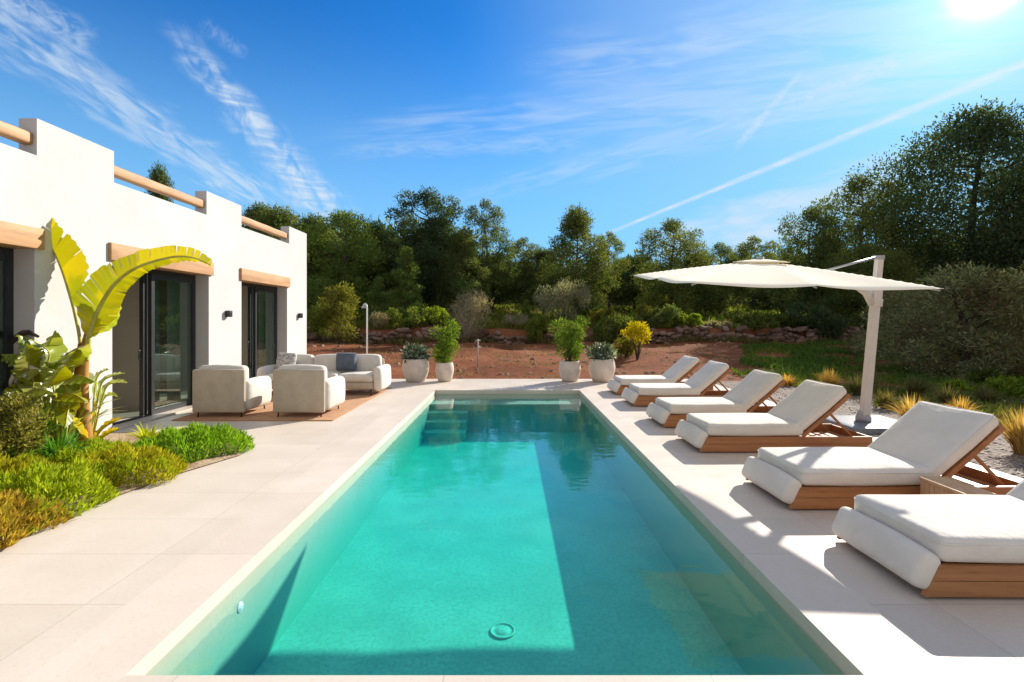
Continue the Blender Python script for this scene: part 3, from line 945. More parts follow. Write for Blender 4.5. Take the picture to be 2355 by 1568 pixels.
vsb = [(x, y, z - .008) for x, y, z in vsv]
f1 = [(j * 9 + i, j * 9 + i + 1, j * 9 + i + 10, j * 9 + i + 9) for j in range(8) for i in range(8)]
rim9 = [i for i in range(9)] + [j * 9 + 8 for j in range(1, 9)] + [72 + i for i in range(7, -1, -1)] + [j * 9 for j in range(7, 0, -1)]
vt.add(vsv + vsb, f1 + [tuple(a + 81 for a in reversed(f)) for f in f1] + [(rim9[k], rim9[k - 1], rim9[k - 1] + 81, rim9[k] + 81) for k in range(len(rim9))], True, RT)
vt.build('vent', M['canopy'], cn)
for k in range(8):
    u, v = [(1, 0), (1, 1), (0, 1), (-1, 1), (-1, 0), (-1, -1), (0, -1), (1, -1)][k]
    pts = [(CXY[0] + u * HX * s_, CXY[1] + v * HYc * s_, cz(u * s_, v * s_) - .022 - .01) for s_ in (.06, .3, .55, .8, .985)]
    MB().tube(pts, .011, 6, mtx=RT).build('rib', M['greymetal'], um)
MB().tube([(CXY[0], CXY[1], 2.26), (CXY[0], CXY[1], ZA + .06)], .04, 12, mtx=RT).build('hub', M['greymetal'], um)

# ------------------------------------------------------------------ lounge set on the rug
o = MB(); o.box(-5.42, -2.84, 7.86, 11.75, .003, .016); o = o.build('rug', M['rug']); tag(o, 'flat ochre brown rug under the armchairs and the sofa', 'rug')
ac = empty('armchair')
q = MB(); q.rbox(0, -.40, .43, .43, .035, .355, .03, 3, (0, .012, 0)); q.build('back_shell', M['shell'], ac)
q = MB(); q.rbox(0, -.27, .60, .40, .095, .235, .07, 4, (0, .03, .02), Matrix.Translation((0, 0, 0)), .005, 4); q.build('back_cushion', M['sofa'], ac)
q = MB(); q.rbox(0, .08, .36, .30, .34, .085, .06, 4, (0, .01, .03), None, .004, 6); q.build('seat_cushion', M['sofa'], ac)
for sgn in (-1, 1):
    q = MB(); q.rbox(sgn * .385, .055, .345, .085, .40, .245, .075, 4, (.03, .02, .02), None, .006, 9 + sgn); q.build('armrest', M['sofa'], ac)
q = MB(); q.box(-.30, .30, -.36, .40, .15, .27, b=.02); q.build('seat_base', M['shell'], ac)
for (x, y) in ((-.36, -.38), (.36, -.38), (-.36, .38), (.36, .38)):
    MB().tube([(x, y, 0), (x * .97, y * .97, .16)], .012, 8).build('leg', M['dark'], ac)
ac.location = (-4.80, 8.50, .016); tag(ac, 'low ecru armchair seen from behind by the glazed door', 'armchair', 'armchairs on the rug')
a2 = copy_tree(ac); a2.location = (-3.47, 8.50, .016); a2.rotation_euler.z = R(-1.5)
tag(a2, 'low ecru armchair seen from behind with its open side towards the pool', 'armchair', 'armchairs on the rug')
so = empty('sofa', (-4.05, 10.85, .016), 0, 'long ecru outdoor sofa facing the armchairs against the house corner', 'sofa')
q = MB(); q.rbox(0, .42, .43, 1.16, .035, .30, .03, 3); q.build('back_shell', M['shell'], so)
for i in range(3):
    x = -.76 + .76 * i
    q = MB(); q.rbox(x, .27, .59, .372, .10, .225, .07, 4, (.01, .035, .02), Matrix.Identity(4), .006, 20 + i); q.build('back_cushion', M['sofa'], so)
    q = MB(); q.rbox(x, -.10, .37, .375, .36, .085, .06, 4, (.005, .01, .025), None, .005, 30 + i); q.build('seat_cushion', M['sofa'], so)
q = MB(); q.box(-1.14, 1.14, -.44, .40, .14, .28, b=.02); q.build('seat_base', M['shell'], so)
for sgn in (-1, 1):
    q = MB(); q.rbox(sgn * 1.235, -.02, .35, .088, .45, .245, .075, 4, (.035, .02, .02), None, .006, 40 + sgn); q.build('armrest', M['sofa'], so)
for (x, y) in ((-1.1, -.42), (1.1, -.42), (-1.1, .38), (1.1, .38)):
    MB().tube([(x, y, 0), (x * .99, y * .97, .15)], .013, 8).build('leg', M['dark'], so)


def pillow(name, loc, rz, tilt, size, mat, label):
    q = MB(); q.rbox(0, 0, 0, size, .055, size * .92, .05, 4, (.0, .07, 0), None, .006, 3)
    o = q.build(name, mat); o.location = loc; o.rotation_euler = (tilt, 0, rz)
    return tag(o, label, 'pillow', 'pillows on the sofa')


pillow('pillow', (-3.62, 10.86, .70), R(6), R(-17), .22, M['greypillow'], 'slate grey pillow leaning on the sofa back')
pillow('pillow', (-4.93, 10.82, .70), R(-10), R(-17), .22, M['patpillow'], 'speckled grey and cream pillow at the house end of the sofa')

# ------------------------------------------------------------------ planters and their plants
def pot_mesh(rt, h):
    return MB().lathe([(rt * .62, 0), (rt * .70, .012), (rt * .86, h * .22), (rt * .99, h * .48), (rt * 1.02, h * .62), (rt * .97, h * .85), (rt * .90, h * .975), (rt * .89, h), (rt * .81, h),
                       (rt * .80, h * .93)], 32)


def planter(x, y, r, h, lab):
    e_ = empty('planter_pot', (x, y, .002), 0, lab, 'plant pot', 'clay pots at the end of the pool')
    pot_mesh(r, h).build('pot', M['pot'], e_)
    MB().lathe([(0, h * .935), (r * .4, h * .945), (r * .83, h * .93)], 24).build('soil', M['potsoil'], e_)
    return e_


def bush(name, loc, blobs, n, L, Wd, mat, lab, cat, group=None, seed=0, stems=None, stemmat=None, out=.6, up=.3, shell=.45, rz=0, sc=1):
    rg = np.random.default_rng(seed)
    e_ = empty(name, loc, rz, lab, cat, group); e_.scale = (sc, sc, sc)
    link_mesh('foliage', leaf_mesh('foliage', *leaf_cloud(rg, blobs, n, L, Wd, out, up, shell), mat), e_)
    if stems:
        q = MB()
        for pts, r0, r1 in stems:
            q.tube(pts, [r0 + (r1 - r0) * i / (len(pts) - 1) for i in range(len(pts))], 7)
        q.build('stem', stemmat or M['bark'], e_)
    return e_


def fan_stems(n, h, sp, r=.012, seed=0, z0=0):
    rg = random.Random(seed); out_ = []
    for i in range(n):
        a = 2 * PI * i / n + rg.uniform(-.3, .3); s_ = sp * rg.uniform(.4, 1)
        out_.append(([(0.02 * math.cos(a), .02 * math.sin(a), z0), (s_ * .4 * math.cos(a), s_ * .4 * math.sin(a), z0 + h * .5), (s_ * math.cos(a), s_ * math.sin(a), z0 + h * rg.uniform(.8, 1))], r, r * .3))
    return out_


PYY = 13.0
planter(-2.50, PYY, .345, .60, 'large pale clay pot nearest the sofa')
planter(-1.74, PYY + .05, .24, .50, 'smaller clay pot with a tall shrub on the sofa side of the pool')
planter(1.58, PYY + .05, .285, .54, 'medium clay pot with a tall feathery shrub on the lounger side')
planter(2.42, PYY, .345, .60, 'large clay pot of blue green leaves beside the loungers')
def low_blobs(s_): return [(s_ * .16 * math.cos(a), s_ * .16 * math.sin(a), .16 * s_, .19 * s_, .19 * s_, .16 * s_) for a in (0, 1.3, 2.6, 3.9, 5.2)] + [(0, 0, .24 * s_, .2 * s_, .2 * s_, .17 * s_)]
bush('potted_plant', (-2.50, PYY, .56), low_blobs(1.0), 700, .13, .032, M['potblue'], 'low dark rosette plant in the large pot nearest the sofa', 'potted plant', 'plants in the clay pots', 1, fan_stems(7, .25, .15, .01, 1), None, 1.2, .4)
bush('potted_plant', (2.42, PYY, .56), low_blobs(1.05), 800, .13, .034, M['potblue'], 'low blue green plant with pale tips in the large pot by the loungers', 'potted plant', 'plants in the clay pots', 2, fan_stems(7, .25, .15, .01, 2), None, 1.2, .4)
def tall_blobs(rg, n=16, h=.95, w=.36):
    return [(w * rg.uniform(-1, 1) * (.35 + .65 * (k / n)), w * rg.uniform(-1, 1) * (.35 + .65 * (k / n)), .12 + h * k / n, .17, .17, .18) for k in range(n)]
bush('potted_plant', (-1.74, PYY + .05, .46), tall_blobs(random.Random(3)), 3400, .085, .016, M['potgreen'], 'tall round shrub with yellow tips in the small pot nearest the sofa', 'potted plant', 'plants in the clay pots', 3, fan_stems(8, .9, .25, .012, 3), None, .8, .5)
bush('potted_plant', (1.58, PYY + .05, .49), tall_blobs(random.Random(5), 16, .98, .37), 3400, .10, .013, M['potgreen'], 'tall feathery green shrub in the medium pot near the loungers', 'potted plant', 'plants in the clay pots', 4, fan_stems(9, .95, .28, .012, 4), None, .8, .7)

# thin posts beyond the terrace
sp_ = empty('garden_post', (-3.92, 13.45, 0), 0, 'slim pale post with a small round head standing behind the sofa', 'post')
MB().tube([(0, 0, 0), (0, 0, 1.96), (-.01, 0, 2.03), (-.05, 0, 2.07), (-.09, 0, 2.05)], .022, 10).build('post', M['whitemetal'], sp_)
MB().lathe([(0, -.05), (.055, -.05), (.06, -.02), (.035, .03), (.0, .05)], 18, Matrix.Translation((-.09, 0, 2.0))).build('post_head', M['greymetal'], sp_)
sk = MB(); sk.tube([(0, 0, 0), (.01, 0, .9), (.012, 0, 1.0)], [.03, .028, .03], 8).tube([(-.09, 0, .93), (.10, 0, .95)], .016, 6)
sk = sk.build('marker_stake', M['stake']); sk.location = (-1.14, 17.2, hill(-1.14, 17.2) - .02); tag(sk, 'short weathered stake standing alone in the red soil', 'stake')
# bare sapling next to the pots
def bare_tree(name, loc, h, lab, seed, mat=M['bare'], spread=.55):
    rg = random.Random(seed); q = MB()
    def branch(p, d, l, r, k):
        pts = [p]; dd = d.copy()
        for i in range(4):
            dd = (dd + Vector((rg.uniform(-.25, .25), rg.uniform(-.25, .25), rg.uniform(-.05, .15)))).normalized()
            pts.append(pts[-1] + dd * l / 4)
        q.tube(pts, [r * (1 - .16 * i) for i in range(5)], 6)
        if k:
            for _ in range(3):
                s_ = rg.choice((2, 3, 4)); a = rg.uniform(0, 6.28)
                branch(pts[s_], (dd * .5 + Vector((math.cos(a), math.sin(a), .35)) * spread).normalized(), l * .62, r * .5, k - 1)
    branch(Vector((0, 0, 0)), Vector((.12, 0, 1)), h * .55, .03 * h, 3)
    o_ = q.build(name, mat); o_.location = loc
    return tag(o_, lab, 'tree')
bare_tree('sapling', (-3.0, 14.2, hill(-3, 14.2)), 1.35, 'small leafless sapling behind the large pot nearest the sofa', 5)

# ------------------------------------------------------------------ left planting bed
bed = [(-5.71, 2.2), (-3.9, 2.2), (-3.62, 3.0), (-3.52, 3.4), (-3.66, 4.0), (-3.56, 4.55), (-3.45, 5.15), (-3.2, 5.85), (-3.38, 6.3), (-4.0, 6.75), (-4.7, 7.0), (-5.4, 7.02), (-5.71, 7.0)]
q = MB(); q.sheet(bed, .012)
tag(q.build('bed_soil', M['bedsoil']), kind='structure')


def blade_clump(name, loc, rx, ry, h, n, L, Wd, mat, lab, cat, group, seed, lean=.9, dome=True, droop=False, rz=0):
    """a mound of short upright blades, or a fountain tuft of long ones"""
    rg = np.random.default_rng(seed)
    rr = np.sqrt(rg.random((n, 1))); th = rg.random((n, 1)) * 2 * PI
    lob = 1 + .12 * np.sin(3 * th + seed) + .08 * np.sin(7 * th + 2 * seed)
    P = np.hstack([rr * lob * np.cos(th) * rx, rr * lob * np.sin(th) * ry, np.zeros((n, 1))])
    if dome:
        bumps = .80 + .20 * np.sin(P[:, :1] * 17 + seed) * np.sin(P[:, 1:2] * 15)
        ztop = 1.25 * h * np.sqrt(np.clip(1 - rr ** 2.6, 0, 1)) * bumps
        P[:, 2:3] = np.maximum(0, ztop - L * .55 - rg.random((n, 1)) ** 2 * h * .6)
        a = np.hstack([P[:, :1] / rx * .7, P[:, 1:2] / ry * .7, np.ones((n, 1))]) + rg.normal(size=(n, 3)) * .42
        a = unit(a) * L * rg.uniform(.6, 1.25, (n, 1))
        sd = unit(np.cross(a, rg.normal(size=(n, 3)))) * Wd * rg.uniform(.7, 1.3, (n, 1))
        me = leaf_mesh(name, P, a, sd, mat)
    else:
        # arching blades in three segments each, one island per blade
        P *= .25
        d = np.hstack([np.cos(th), np.sin(th), np.zeros((n, 1))])
        ln = L * rg.uniform(.6, 1.1, (n, 1)); le = lean * rg.uniform(.1, 1.0, (n, 1))
        sd = np.cross(d, [0, 0, 1.0]) * Wd
        sd = sd + rg.normal(size=(n, 3)) * Wd * .3
        prof = []
        for k in range(5):
            s_ = k / 4
            out_ = le * (s_ ** 1.5) ; zz = s_ * np.sqrt(np.clip(1 - le ** 2 * .35, .2, 1)) - le * .55 * s_ ** 3.0
            prof.append(P + d * out_ * ln + np.array([0, 0, 1.0]) * zz * ln)
        wk = [.8, 1.0, .85, .55, .06]
        V = np.stack([np.stack([prof[k] - sd * wk[k], prof[k] + sd * wk[k]], 1) for k in range(5)], 1).reshape(n, 10, 3)
        me = bpy.data.meshes.new(name)
        fs_ = []
        for i in range(n):
            b_ = 10 * i
            for k in range(4): fs_.append((b_ + 2 * k, b_ + 2 * k + 1, b_ + 2 * k + 3, b_ + 2 * k + 2))
        me.from_pydata(V.reshape(-1, 3).tolist(), [], fs_); me.materials.append(mat); me.update()
    o_ = link_mesh(name, me); o_.location = loc; o_.rotation_euler.z = rz
    return tag(o_, lab, cat, group)


GC = 'ground cover mounds at the bed edge'
for (x, y, rx, ry, h, n, mt, lab, sd) in [
    (-3.92, 6.02, .62, .66, .25, 6500, 'cover_deep', 'fresh green ground cover mound at the tip of the bed', 1),
    (-4.02, 5.02, .58, .52, .25, 5200, 'cover_olive', 'olive green ground cover mound behind the fresh green one', 2),
    (-4.12, 4.28, .58, .55, .27, 5600, 'cover_green', 'yellow green ground cover mound in the middle of the bed edge', 3),
    (-4.86, 4.62, .52, .45, .27, 4400, 'cover_olive', 'mustard tinged ground cover mound in front of the spiky green tuft', 4),
    (-3.98, 3.58, .50, .46, .25, 5200, 'cover_rust', 'rust coloured ground cover mound at the edge of the paving', 5),
    (-4.7, 3.75, .55, .52, .27, 5200, 'cover_green', 'green ground cover mound beside the rust coloured one', 6),
    (-3.98, 2.92, .46, .36, .22, 4200, 'cover_green', 'green ground cover mound nearest the camera in the bed', 7),
    (-4.75, 5.55, .45, .45, .20, 3000, 'cover_green', 'low green ground cover mound under the banana leaves', 8),
]:
    blade_clump('ground_cover', (x, y, .012), rx, ry, h, n, .075, .0085, M[mt], lab, 'ground cover', GC, sd)
ST = 'spiky tufts in the bed'
for (x, y, L, n, wd, mt, lab, sd, lean) in [
    (-5.02, 5.45, .46, 170, .011, 'tuft_green', 'dense bright green spiky tuft below the banana stem', 1, .95),
    (-5.35, 5.1, .42, 150, .012, 'tuft_green', 'bright green spiky tuft left of the dense one', 2, .95),
    (-5.3, 4.5, .42, 46, .020, 'tuft_green', 'broad bladed green rosette at the picture edge', 3, .8),
    (-4.72, 6.42, .30, 60, .013, 'tuft_lime', 'lime yellow tuft between the banana and the green mound', 4, .95),
    (-4.62, 5.85, .22, 40, .011, 'tuft_lime', 'small lime tuft over the low mound', 5, 1.0),
    (-4.35, 6.6, .22, 60, .010, 'tuft_lime', 'little yellow green tuft behind the mound at the tip', 6, .9),
]:
    blade_clump('spiky_tuft', (x, y, .012), .3, .3, .3, n, L, wd, M[mt], lab, 'plant', ST, sd, lean, False)

# giant bird of paradise (white strelitzia) -------------------------------------------
def bez(p, n):
    """Catmull-Rom through the points"""
    P = [p[0] * 2 - p[1]] + list(p) + [p[-1] * 2 - p[-2]]; out_ = []
    seg = len(p) - 1
    for i in range(n + 1):
        s_ = min(i / n * seg, seg - 1e-6); k = int(s_); f = s_ - k
        a, b, c_, d_ = P[k], P[k + 1], P[k + 2], P[k + 3]
        out_.append(.5 * ((2 * b) + (c_ - a) * f + (2 * a - 5 * b + 4 * c_ - d_) * f * f + (3 * b - a - 3 * c_ + d_) * f ** 3))
    return out_


def big_leaf(path, w1, w2, dir1, dir2, mat, parent, seed, tears=.5, n=44, curl=.25, prof=None, petiole=None, pr=.018):
    """midrib along path; two half blades of width w1, w2 towards dir1, dir2 (functions of s), torn into strips"""
    rg = random.Random(seed); pts = bez(path, n)
    vs = []; fs = []
    prof = prof or (lambda s_: max(.02, math.sin(PI * min(1, .06 + s_ * .97) ** .8)) ** .7)
    for side, (wmax, dfn) in enumerate(((w1, dir1), (w2, dir2))):
        if wmax <= 0: continue
        i = 0
        while i < n:
            ln_ = rg.randint(2, 6) if rg.random() < tears else rg.randint(5, 10)
            j = min(n, i + ln_)
            gap = rg.uniform(.1, .8) if rg.random() < tears else 0.0
            sag = rg.uniform(-.10, .10) if tears > .3 else 0
            short = rg.uniform(.86, 1.0)
            base = len(vs)
            for k in range(i, j + 1):
                s_ = k / n; w_ = wmax * prof(s_) * short
                T_ = (pts[min(k + 1, n)] - pts[max(k - 1, 0)]).normalized()
                dv = Vector(dfn(s_)); dv = (dv - T_ * dv.dot(T_)).normalized()
                nn = T_.cross(dv)
                e0 = gap if k == j else 0.0
                for q_ in range(5):
                    f = q_ / 4
                    slip = T_ * (w_ * f * .42) - T_ * (e0 * f * f * .035)
                    vs.append(pts[k] + dv * (w_ * f) + slip + nn * (curl * w_ * f * f + sag * w_ * f * f + .012 * math.sin(k * 1.9) * f))
            m_ = j - i
            for a in range(m_):
                for q_ in range(4):
                    b_ = base + a * 5 + q_; fs.append((b_, b_ + 1, b_ + 6, b_ + 5))
            i = j
    lf = MB().add(vs, fs, True).build('leaf', mat, parent)
    pp = (bez(petiole, 10) if petiole else []) + pts
    rad = [pr] * (len(pp) - len(pts)) + [pr * (1 - .8 * k / n) for k in range(n + 1)]
    MB().tube(pp, rad, 8).build('midrib', M['nrib'], lf)
    return lf


M['nrib'] = simple('leaf midrib', (.34, .33, .05), (.48, .46, .10), 6, .5, .3)
NY = 6.15
bn = empty('bird_of_paradise', (0, 0, 0), 0, 'tall banana-like plant with torn yellow green leaves and an orange brown stem', 'plant')
def P_(x, y, Y=NY): return W(x, y, Y)
q = MB()
q.tube(bez([P_(200, 1040), P_(192, 960), P_(190, 880), P_(196, 800), P_(205, 755)], 14), [.085 - .0036 * i for i in range(15)], 12)
q.tube(bez([P_(178, 1030), P_(176, 930), P_(180, 850), P_(186, 790)], 10), [.06 - .003 * i for i in range(11)], 10)
q.build('stem', M['ntrunk'], bn)
# upright leaf
big_leaf([P_(166, 695), P_(140, 615), P_(105, 540), P_(58, 455)], .36, .20, lambda s_: (1, -.25, .12), lambda s_: (.55, .8, .15), M['nleaf'], bn, 3, .35,
         prof=lambda s_: max(.02, min(1, s_ * 7 + .35) * (1 - max(0, s_ - .35) / .68) ** .75), petiole=[P_(188, 830), P_(182, 770), P_(172, 720), P_(166, 695)], curl=.10)
# arching leaf
def up1(s_): return (-.75 + .8 * s_, -.1, .55 + .7 * s_)
big_leaf([P_(204, 775, 6.1), P_(225, 715, 6.05), P_(262, 655, 6.0), P_(315, 615, 5.95), P_(390, 592, 5.9), P_(440, 592, 5.88), P_(484, 609, 5.85)], .30, .20, up1,
         lambda s_: (.6 - .4 * s_, .45, -.55 + .2 * s_), M['nleaf'], bn, 12, .75, n=64,
         prof=lambda s_: max(.02, min(1, s_ * 6 + .25) * (1 - max(0, s_ - .15) / .9) ** .42 * (1.25 - .55 * min(1, s_ * 2))), petiole=[P_(198, 830), P_(204, 775, 6.1)], curl=.08, pr=.028)
# small drooping blade between them
big_leaf([P_(214, 760, 6.25), P_(240, 735, 6.25), P_(258, 700, 6.25), P_(262, 670, 6.25)], .17, .15, lambda s_: (.6, -.3, -.6), lambda s_: (-.6, .3, .6), M['nleaf_green'], bn, 21, .3, 24)

b2 = empty('bird_of_paradise', (0, 0, 0), 0, 'low bushy banana-like plant with drooping grey green leaves left of the tall stem', 'plant')
stems = MB()
rg = random.Random(4)
for k, (base, a, b, c_, w_, mt, Y_) in enumerate([
    ((85, 1000), (95, 880), (112, 810), (40, 770), .26, 'nleaf_green', 6.0),
    ((95, 1000), (110, 890), (135, 830), (205, 790), .25, 'nleaf_green', 6.0),
    ((75, 1000), (80, 890), (72, 830), (5, 815), .22, 'nleaf_green', 5.9),
    ((110, 1000), (130, 910), (120, 850), (25, 862), .24, 'nleaf_green', 5.85),
    ((120, 1005), (140, 930), (165, 865), (222, 880), .22, 'nleaf_green', 6.1),
    ((90, 1000), (85, 920), (72, 870), (100, 930), .18, 'nleaf_green', 5.8),
    ((120, 1005), (120, 930), (140, 880), (172, 945), .20, 'nleaf_green', 5.95),
    ((105, 1000), (95, 910), (96, 835), (128, 760), .20, 'nleaf_green', 6.15),
    ((130, 1005), (128, 930), (118, 880), (60, 915), .18, 'nleaf_green', 5.75),
    ((100, 1005), (108, 940), (112, 890), (150, 840), .20, 'nleaf', 5.7),
    ((60, 1005), (62, 940), (66, 900), (130, 905), .16, 'nleaf_green', 5.6),
    ((140, 1005), (150, 930), (146, 860), (178, 800), .20, 'nleaf', 5.95),
    ((105, 1005), (90, 930), (70, 850), (60, 790), .20, 'nleaf', 5.75),
    ((125, 1005), (130, 950), (150, 905), (200, 925), .17, 'nleaf', 5.8),
    ((95, 1005), (80, 950), (55, 900), (10, 905), .17, 'nleaf', 5.65),
    ((150, 1005), (156, 960), (160, 930), (150, 985), .14, 'nleaf', 5.7),
]):
    pth = [P_(*a, Y_), P_((a[0] + b[0]) / 2 + 2, (a[1] + b[1]) / 2, Y_), P_(*b, Y_), P_((b[0] + c_[0]) / 2, (b[1] + c_[1]) / 2 - 6, Y_ - .1), P_(*c_, Y_ - .25)]
    big_leaf(pth[1:], w_, w_ * .9, lambda s_: (.15, -.9, -.5), lambda s_: (-.1, .75, -.35), M[mt], b2, 40 + k, .45, 26, curl=-.12, petiole=[P_(*base, Y_), pth[0], pth[1]], pr=.014)
for k, (fx, fy, Y_) in enumerate(((52, 850, 5.75), (48, 770, 5.9))):
    MB().tube(bez([P_(fx + 40, fy + 4, Y_), P_(fx + 10, fy - 6, Y_), P_(fx - 22, fy + 18, Y_), P_(fx - 30, fy + 40, Y_)], 8), [.016, .022, .030, .034, .034, .030, .022, .014, .004], 8).build('flower', M['spathe' if k else 'petal'], b2)
b3 = empty('bird_of_paradise', (0, 0, 0), 0, 'young banana-like plant with small dark leaves right of the tall stem', 'plant')
for k, (base, a, b, c_, w_, Y_) in enumerate([
    ((215, 1005), (222, 930), (235, 880), (288, 858), .075, 6.4),
    ((215, 1005), (228, 940), (245, 890), (292, 880), .075, 6.3),
    ((212, 1005), (215, 920), (222, 870), (250, 850), .07, 6.5),
    ((215, 1005), (225, 950), (240, 915), (270, 912), .06, 6.45)]):
    big_leaf([P_(*a, Y_), P_(*b, Y_), P_((b[0] + c_[0]) / 2, (b[1] + c_[1]) / 2 - 5, Y_), P_(*c_, Y_)], w_, w_, lambda s_: (.1, -.8, .5), lambda s_: (-.1, .8, .4), M['nleaf_green'], b3, 60 + k, .15, 18,
             petiole=[P_(*base, Y_), P_(*a, Y_)], pr=.010)
for k, (base, b, c_, w_, Y_) in enumerate([((200, 1015), (170, 975), (150, 952), .11, 5.9), ((212, 1020), (238, 985), (282, 960), .10, 5.95), ((205, 1010), (215, 960), (222, 905), .085, 6.3), ((212, 1020), (245, 1000), (275, 985), .09, 5.85)]):
    big_leaf([P_(*base, Y_), P_(*b, Y_), P_(*c_, Y_)], w_, w_, lambda s_: (.2, -.8, .5), lambda s_: (-.2, .8, .5), M['nleaf_yellow'], b3, 80 + k, .15, 16, pr=.010)

# small-leaved shrubs and strap-leaved clumps at the picture edge
for (x, y, h, w_, sd, mt, lab) in ((-5.24, 5.30, .80, .46, 1, 'edgeshrub', 'upright brownish green shrub with tiny leaves at the picture edge'), (-5.34, 4.85, .66, .46, 2, 'edgeshrub', 'shorter brownish green shrub with tiny leaves below the dark flower')):
    rg_ = random.Random(sd)
    bl = [(w_ * .32 * rg_.uniform(-1, 1), w_ * .32 * rg_.uniform(-1, 1), .1 + (h - .2) * k / 15, .13, .13, .13) for k in range(16)]
    bush('small_leaved_shrub', (x, y, .012), bl, 5200, .042, .010, M[mt], lab, 'shrub', 'edge shrubs by the house wall', sd, fan_stems(9, h * .9, .16, .012, sd), M['bark'], .8, .5, .3)
blade_clump('strap_leaf_plant', (-5.50, 6.05, .012), .4, .4, .3, 70, .95, .022, M['nleaf_green'], 'tall strap leaved clump left of the banana stem', 'plant', 'spiky tufts in the bed', 33, .75, False)
blade_clump('strap_leaf_plant', (-5.52, 5.55, .012), .4, .4, .3, 60, .85, .022, M['tuft_green'], 'strap leaved clump against the house wall behind the brownish shrubs', 'plant', 'spiky tufts in the bed', 34, .75, False)

# ------------------------------------------------------------------ grasses on the gravel
GG = 'grass tufts on the gravel'
for k, (x, y, L, n, mt, lab, lean) in enumerate([
    (6.30, 7.70, .56, 420, 'tuft_gold', 'golden feather grass right behind the umbrella slab', .75),
    (6.42, 6.15, .62, 480, 'tuft_gold', 'tall golden feather grass at the picture edge behind a lounger back', .7),
    (7.75, 8.45, .40, 300, 'tuft_gold', 'small pale golden grass between the two taller golden tufts', .85),
    (7.85, 12.1, .55, 380, 'tuft_gold', 'golden grass at the near edge of the lawn', .8),
    (7.1, 12.6, .36, 240, 'tuft_gold', 'low golden grass behind the farthest loungers', .9),
    (7.75, 11.0, .50, 300, 'tuft_dark', 'dull green grass tuft just left of the umbrella mast', .8),
    (7.15, 9.35, .42, 300, 'tuft_dark', 'brownish grass tuft behind the umbrella mast foot', .85),
    (9.0, 10.9, .55, 340, 'tuft_dark', 'dark grass tuft on the far side of the mast', .85),
    (8.55, 9.6, .50, 320, 'tuft_dark', 'dark grass tuft behind the golden grass by the slab', .85),
    (9.6, 9.9, .45, 300, 'tuft_dark', 'dull grass tuft in front of the yellow green plant', .9),
    (8.3, 11.6, .45, 300, 'tuft_dark', 'dull grass tuft at the lawn edge behind the mast', .9),
    (9.7, 8.4, .45, 280, 'tuft_dark', 'dull grass tuft under the wild olive', .9),
    (8.9, 12.2, .45, 280, 'tuft_dark', 'dull grass tuft right of the golden grass at the lawn edge', .9),
    (10.3, 11.3, .50, 300, 'tuft_dark', 'dark grass tuft left of the yellow green plant', .9),
    (9.2, 7.6, .42, 280, 'tuft_gold', 'golden grass tuft between the tall golden one and the wild olive', .85),
    (10.6, 9.2, .5, 300, 'tuft_dark', 'dark grass tuft below the fresh green plant', .9),
    (8.0, 7.0, .30, 220, 'tuft_dark', 'small dull grass tuft left of the tall golden one', .9),
    (6.3, 11.9, .30, 160, 'tuft_lime', 'low yellow green tuft behind the second farthest lounger', .9),
]):
    blade_clump('feather_grass' if mt == 'tuft_gold' else 'grass_tuft', (x, y, gz), .32, .32, .3, n, L, .0055 if mt != 'tuft_lime' else .008, M[mt], lab, 'ornamental grass', GG, k + 50, lean, False)

# ------------------------------------------------------------------ shrubs and trees
def blob_ring(rg, n, rx, rz, z0, br, flat=.8):
    out_ = []
    for k in range(n):
        a = rg.uniform(0, 2 * PI); f = math.sqrt(rg.random()); zz = rg.random()
        lim = math.sqrt(max(.12, 1 - (2 * zz - 1) ** 2 * .85))
        b_ = br * rg.uniform(.65, 1.25)
        out_.append((rx * f * lim * math.cos(a), rx * f * lim * math.sin(a), z0 + rz * zz, b_, b_, b_ * flat))
    return out_


def limbs_to(rg, blobs, h0, n, r):
    out_ = []
    for b_ in rg.sample(blobs, min(n, len(blobs))):
        p1 = Vector(b_[:3]); p0 = Vector((0, 0, h0 * rg.uniform(.3, 1)))
        m_ = (p0 + p1) / 2 + Vector((0, 0, -.1 * (p1 - p0).length))
        out_.append((p0, m_, p1, r))
    return out_


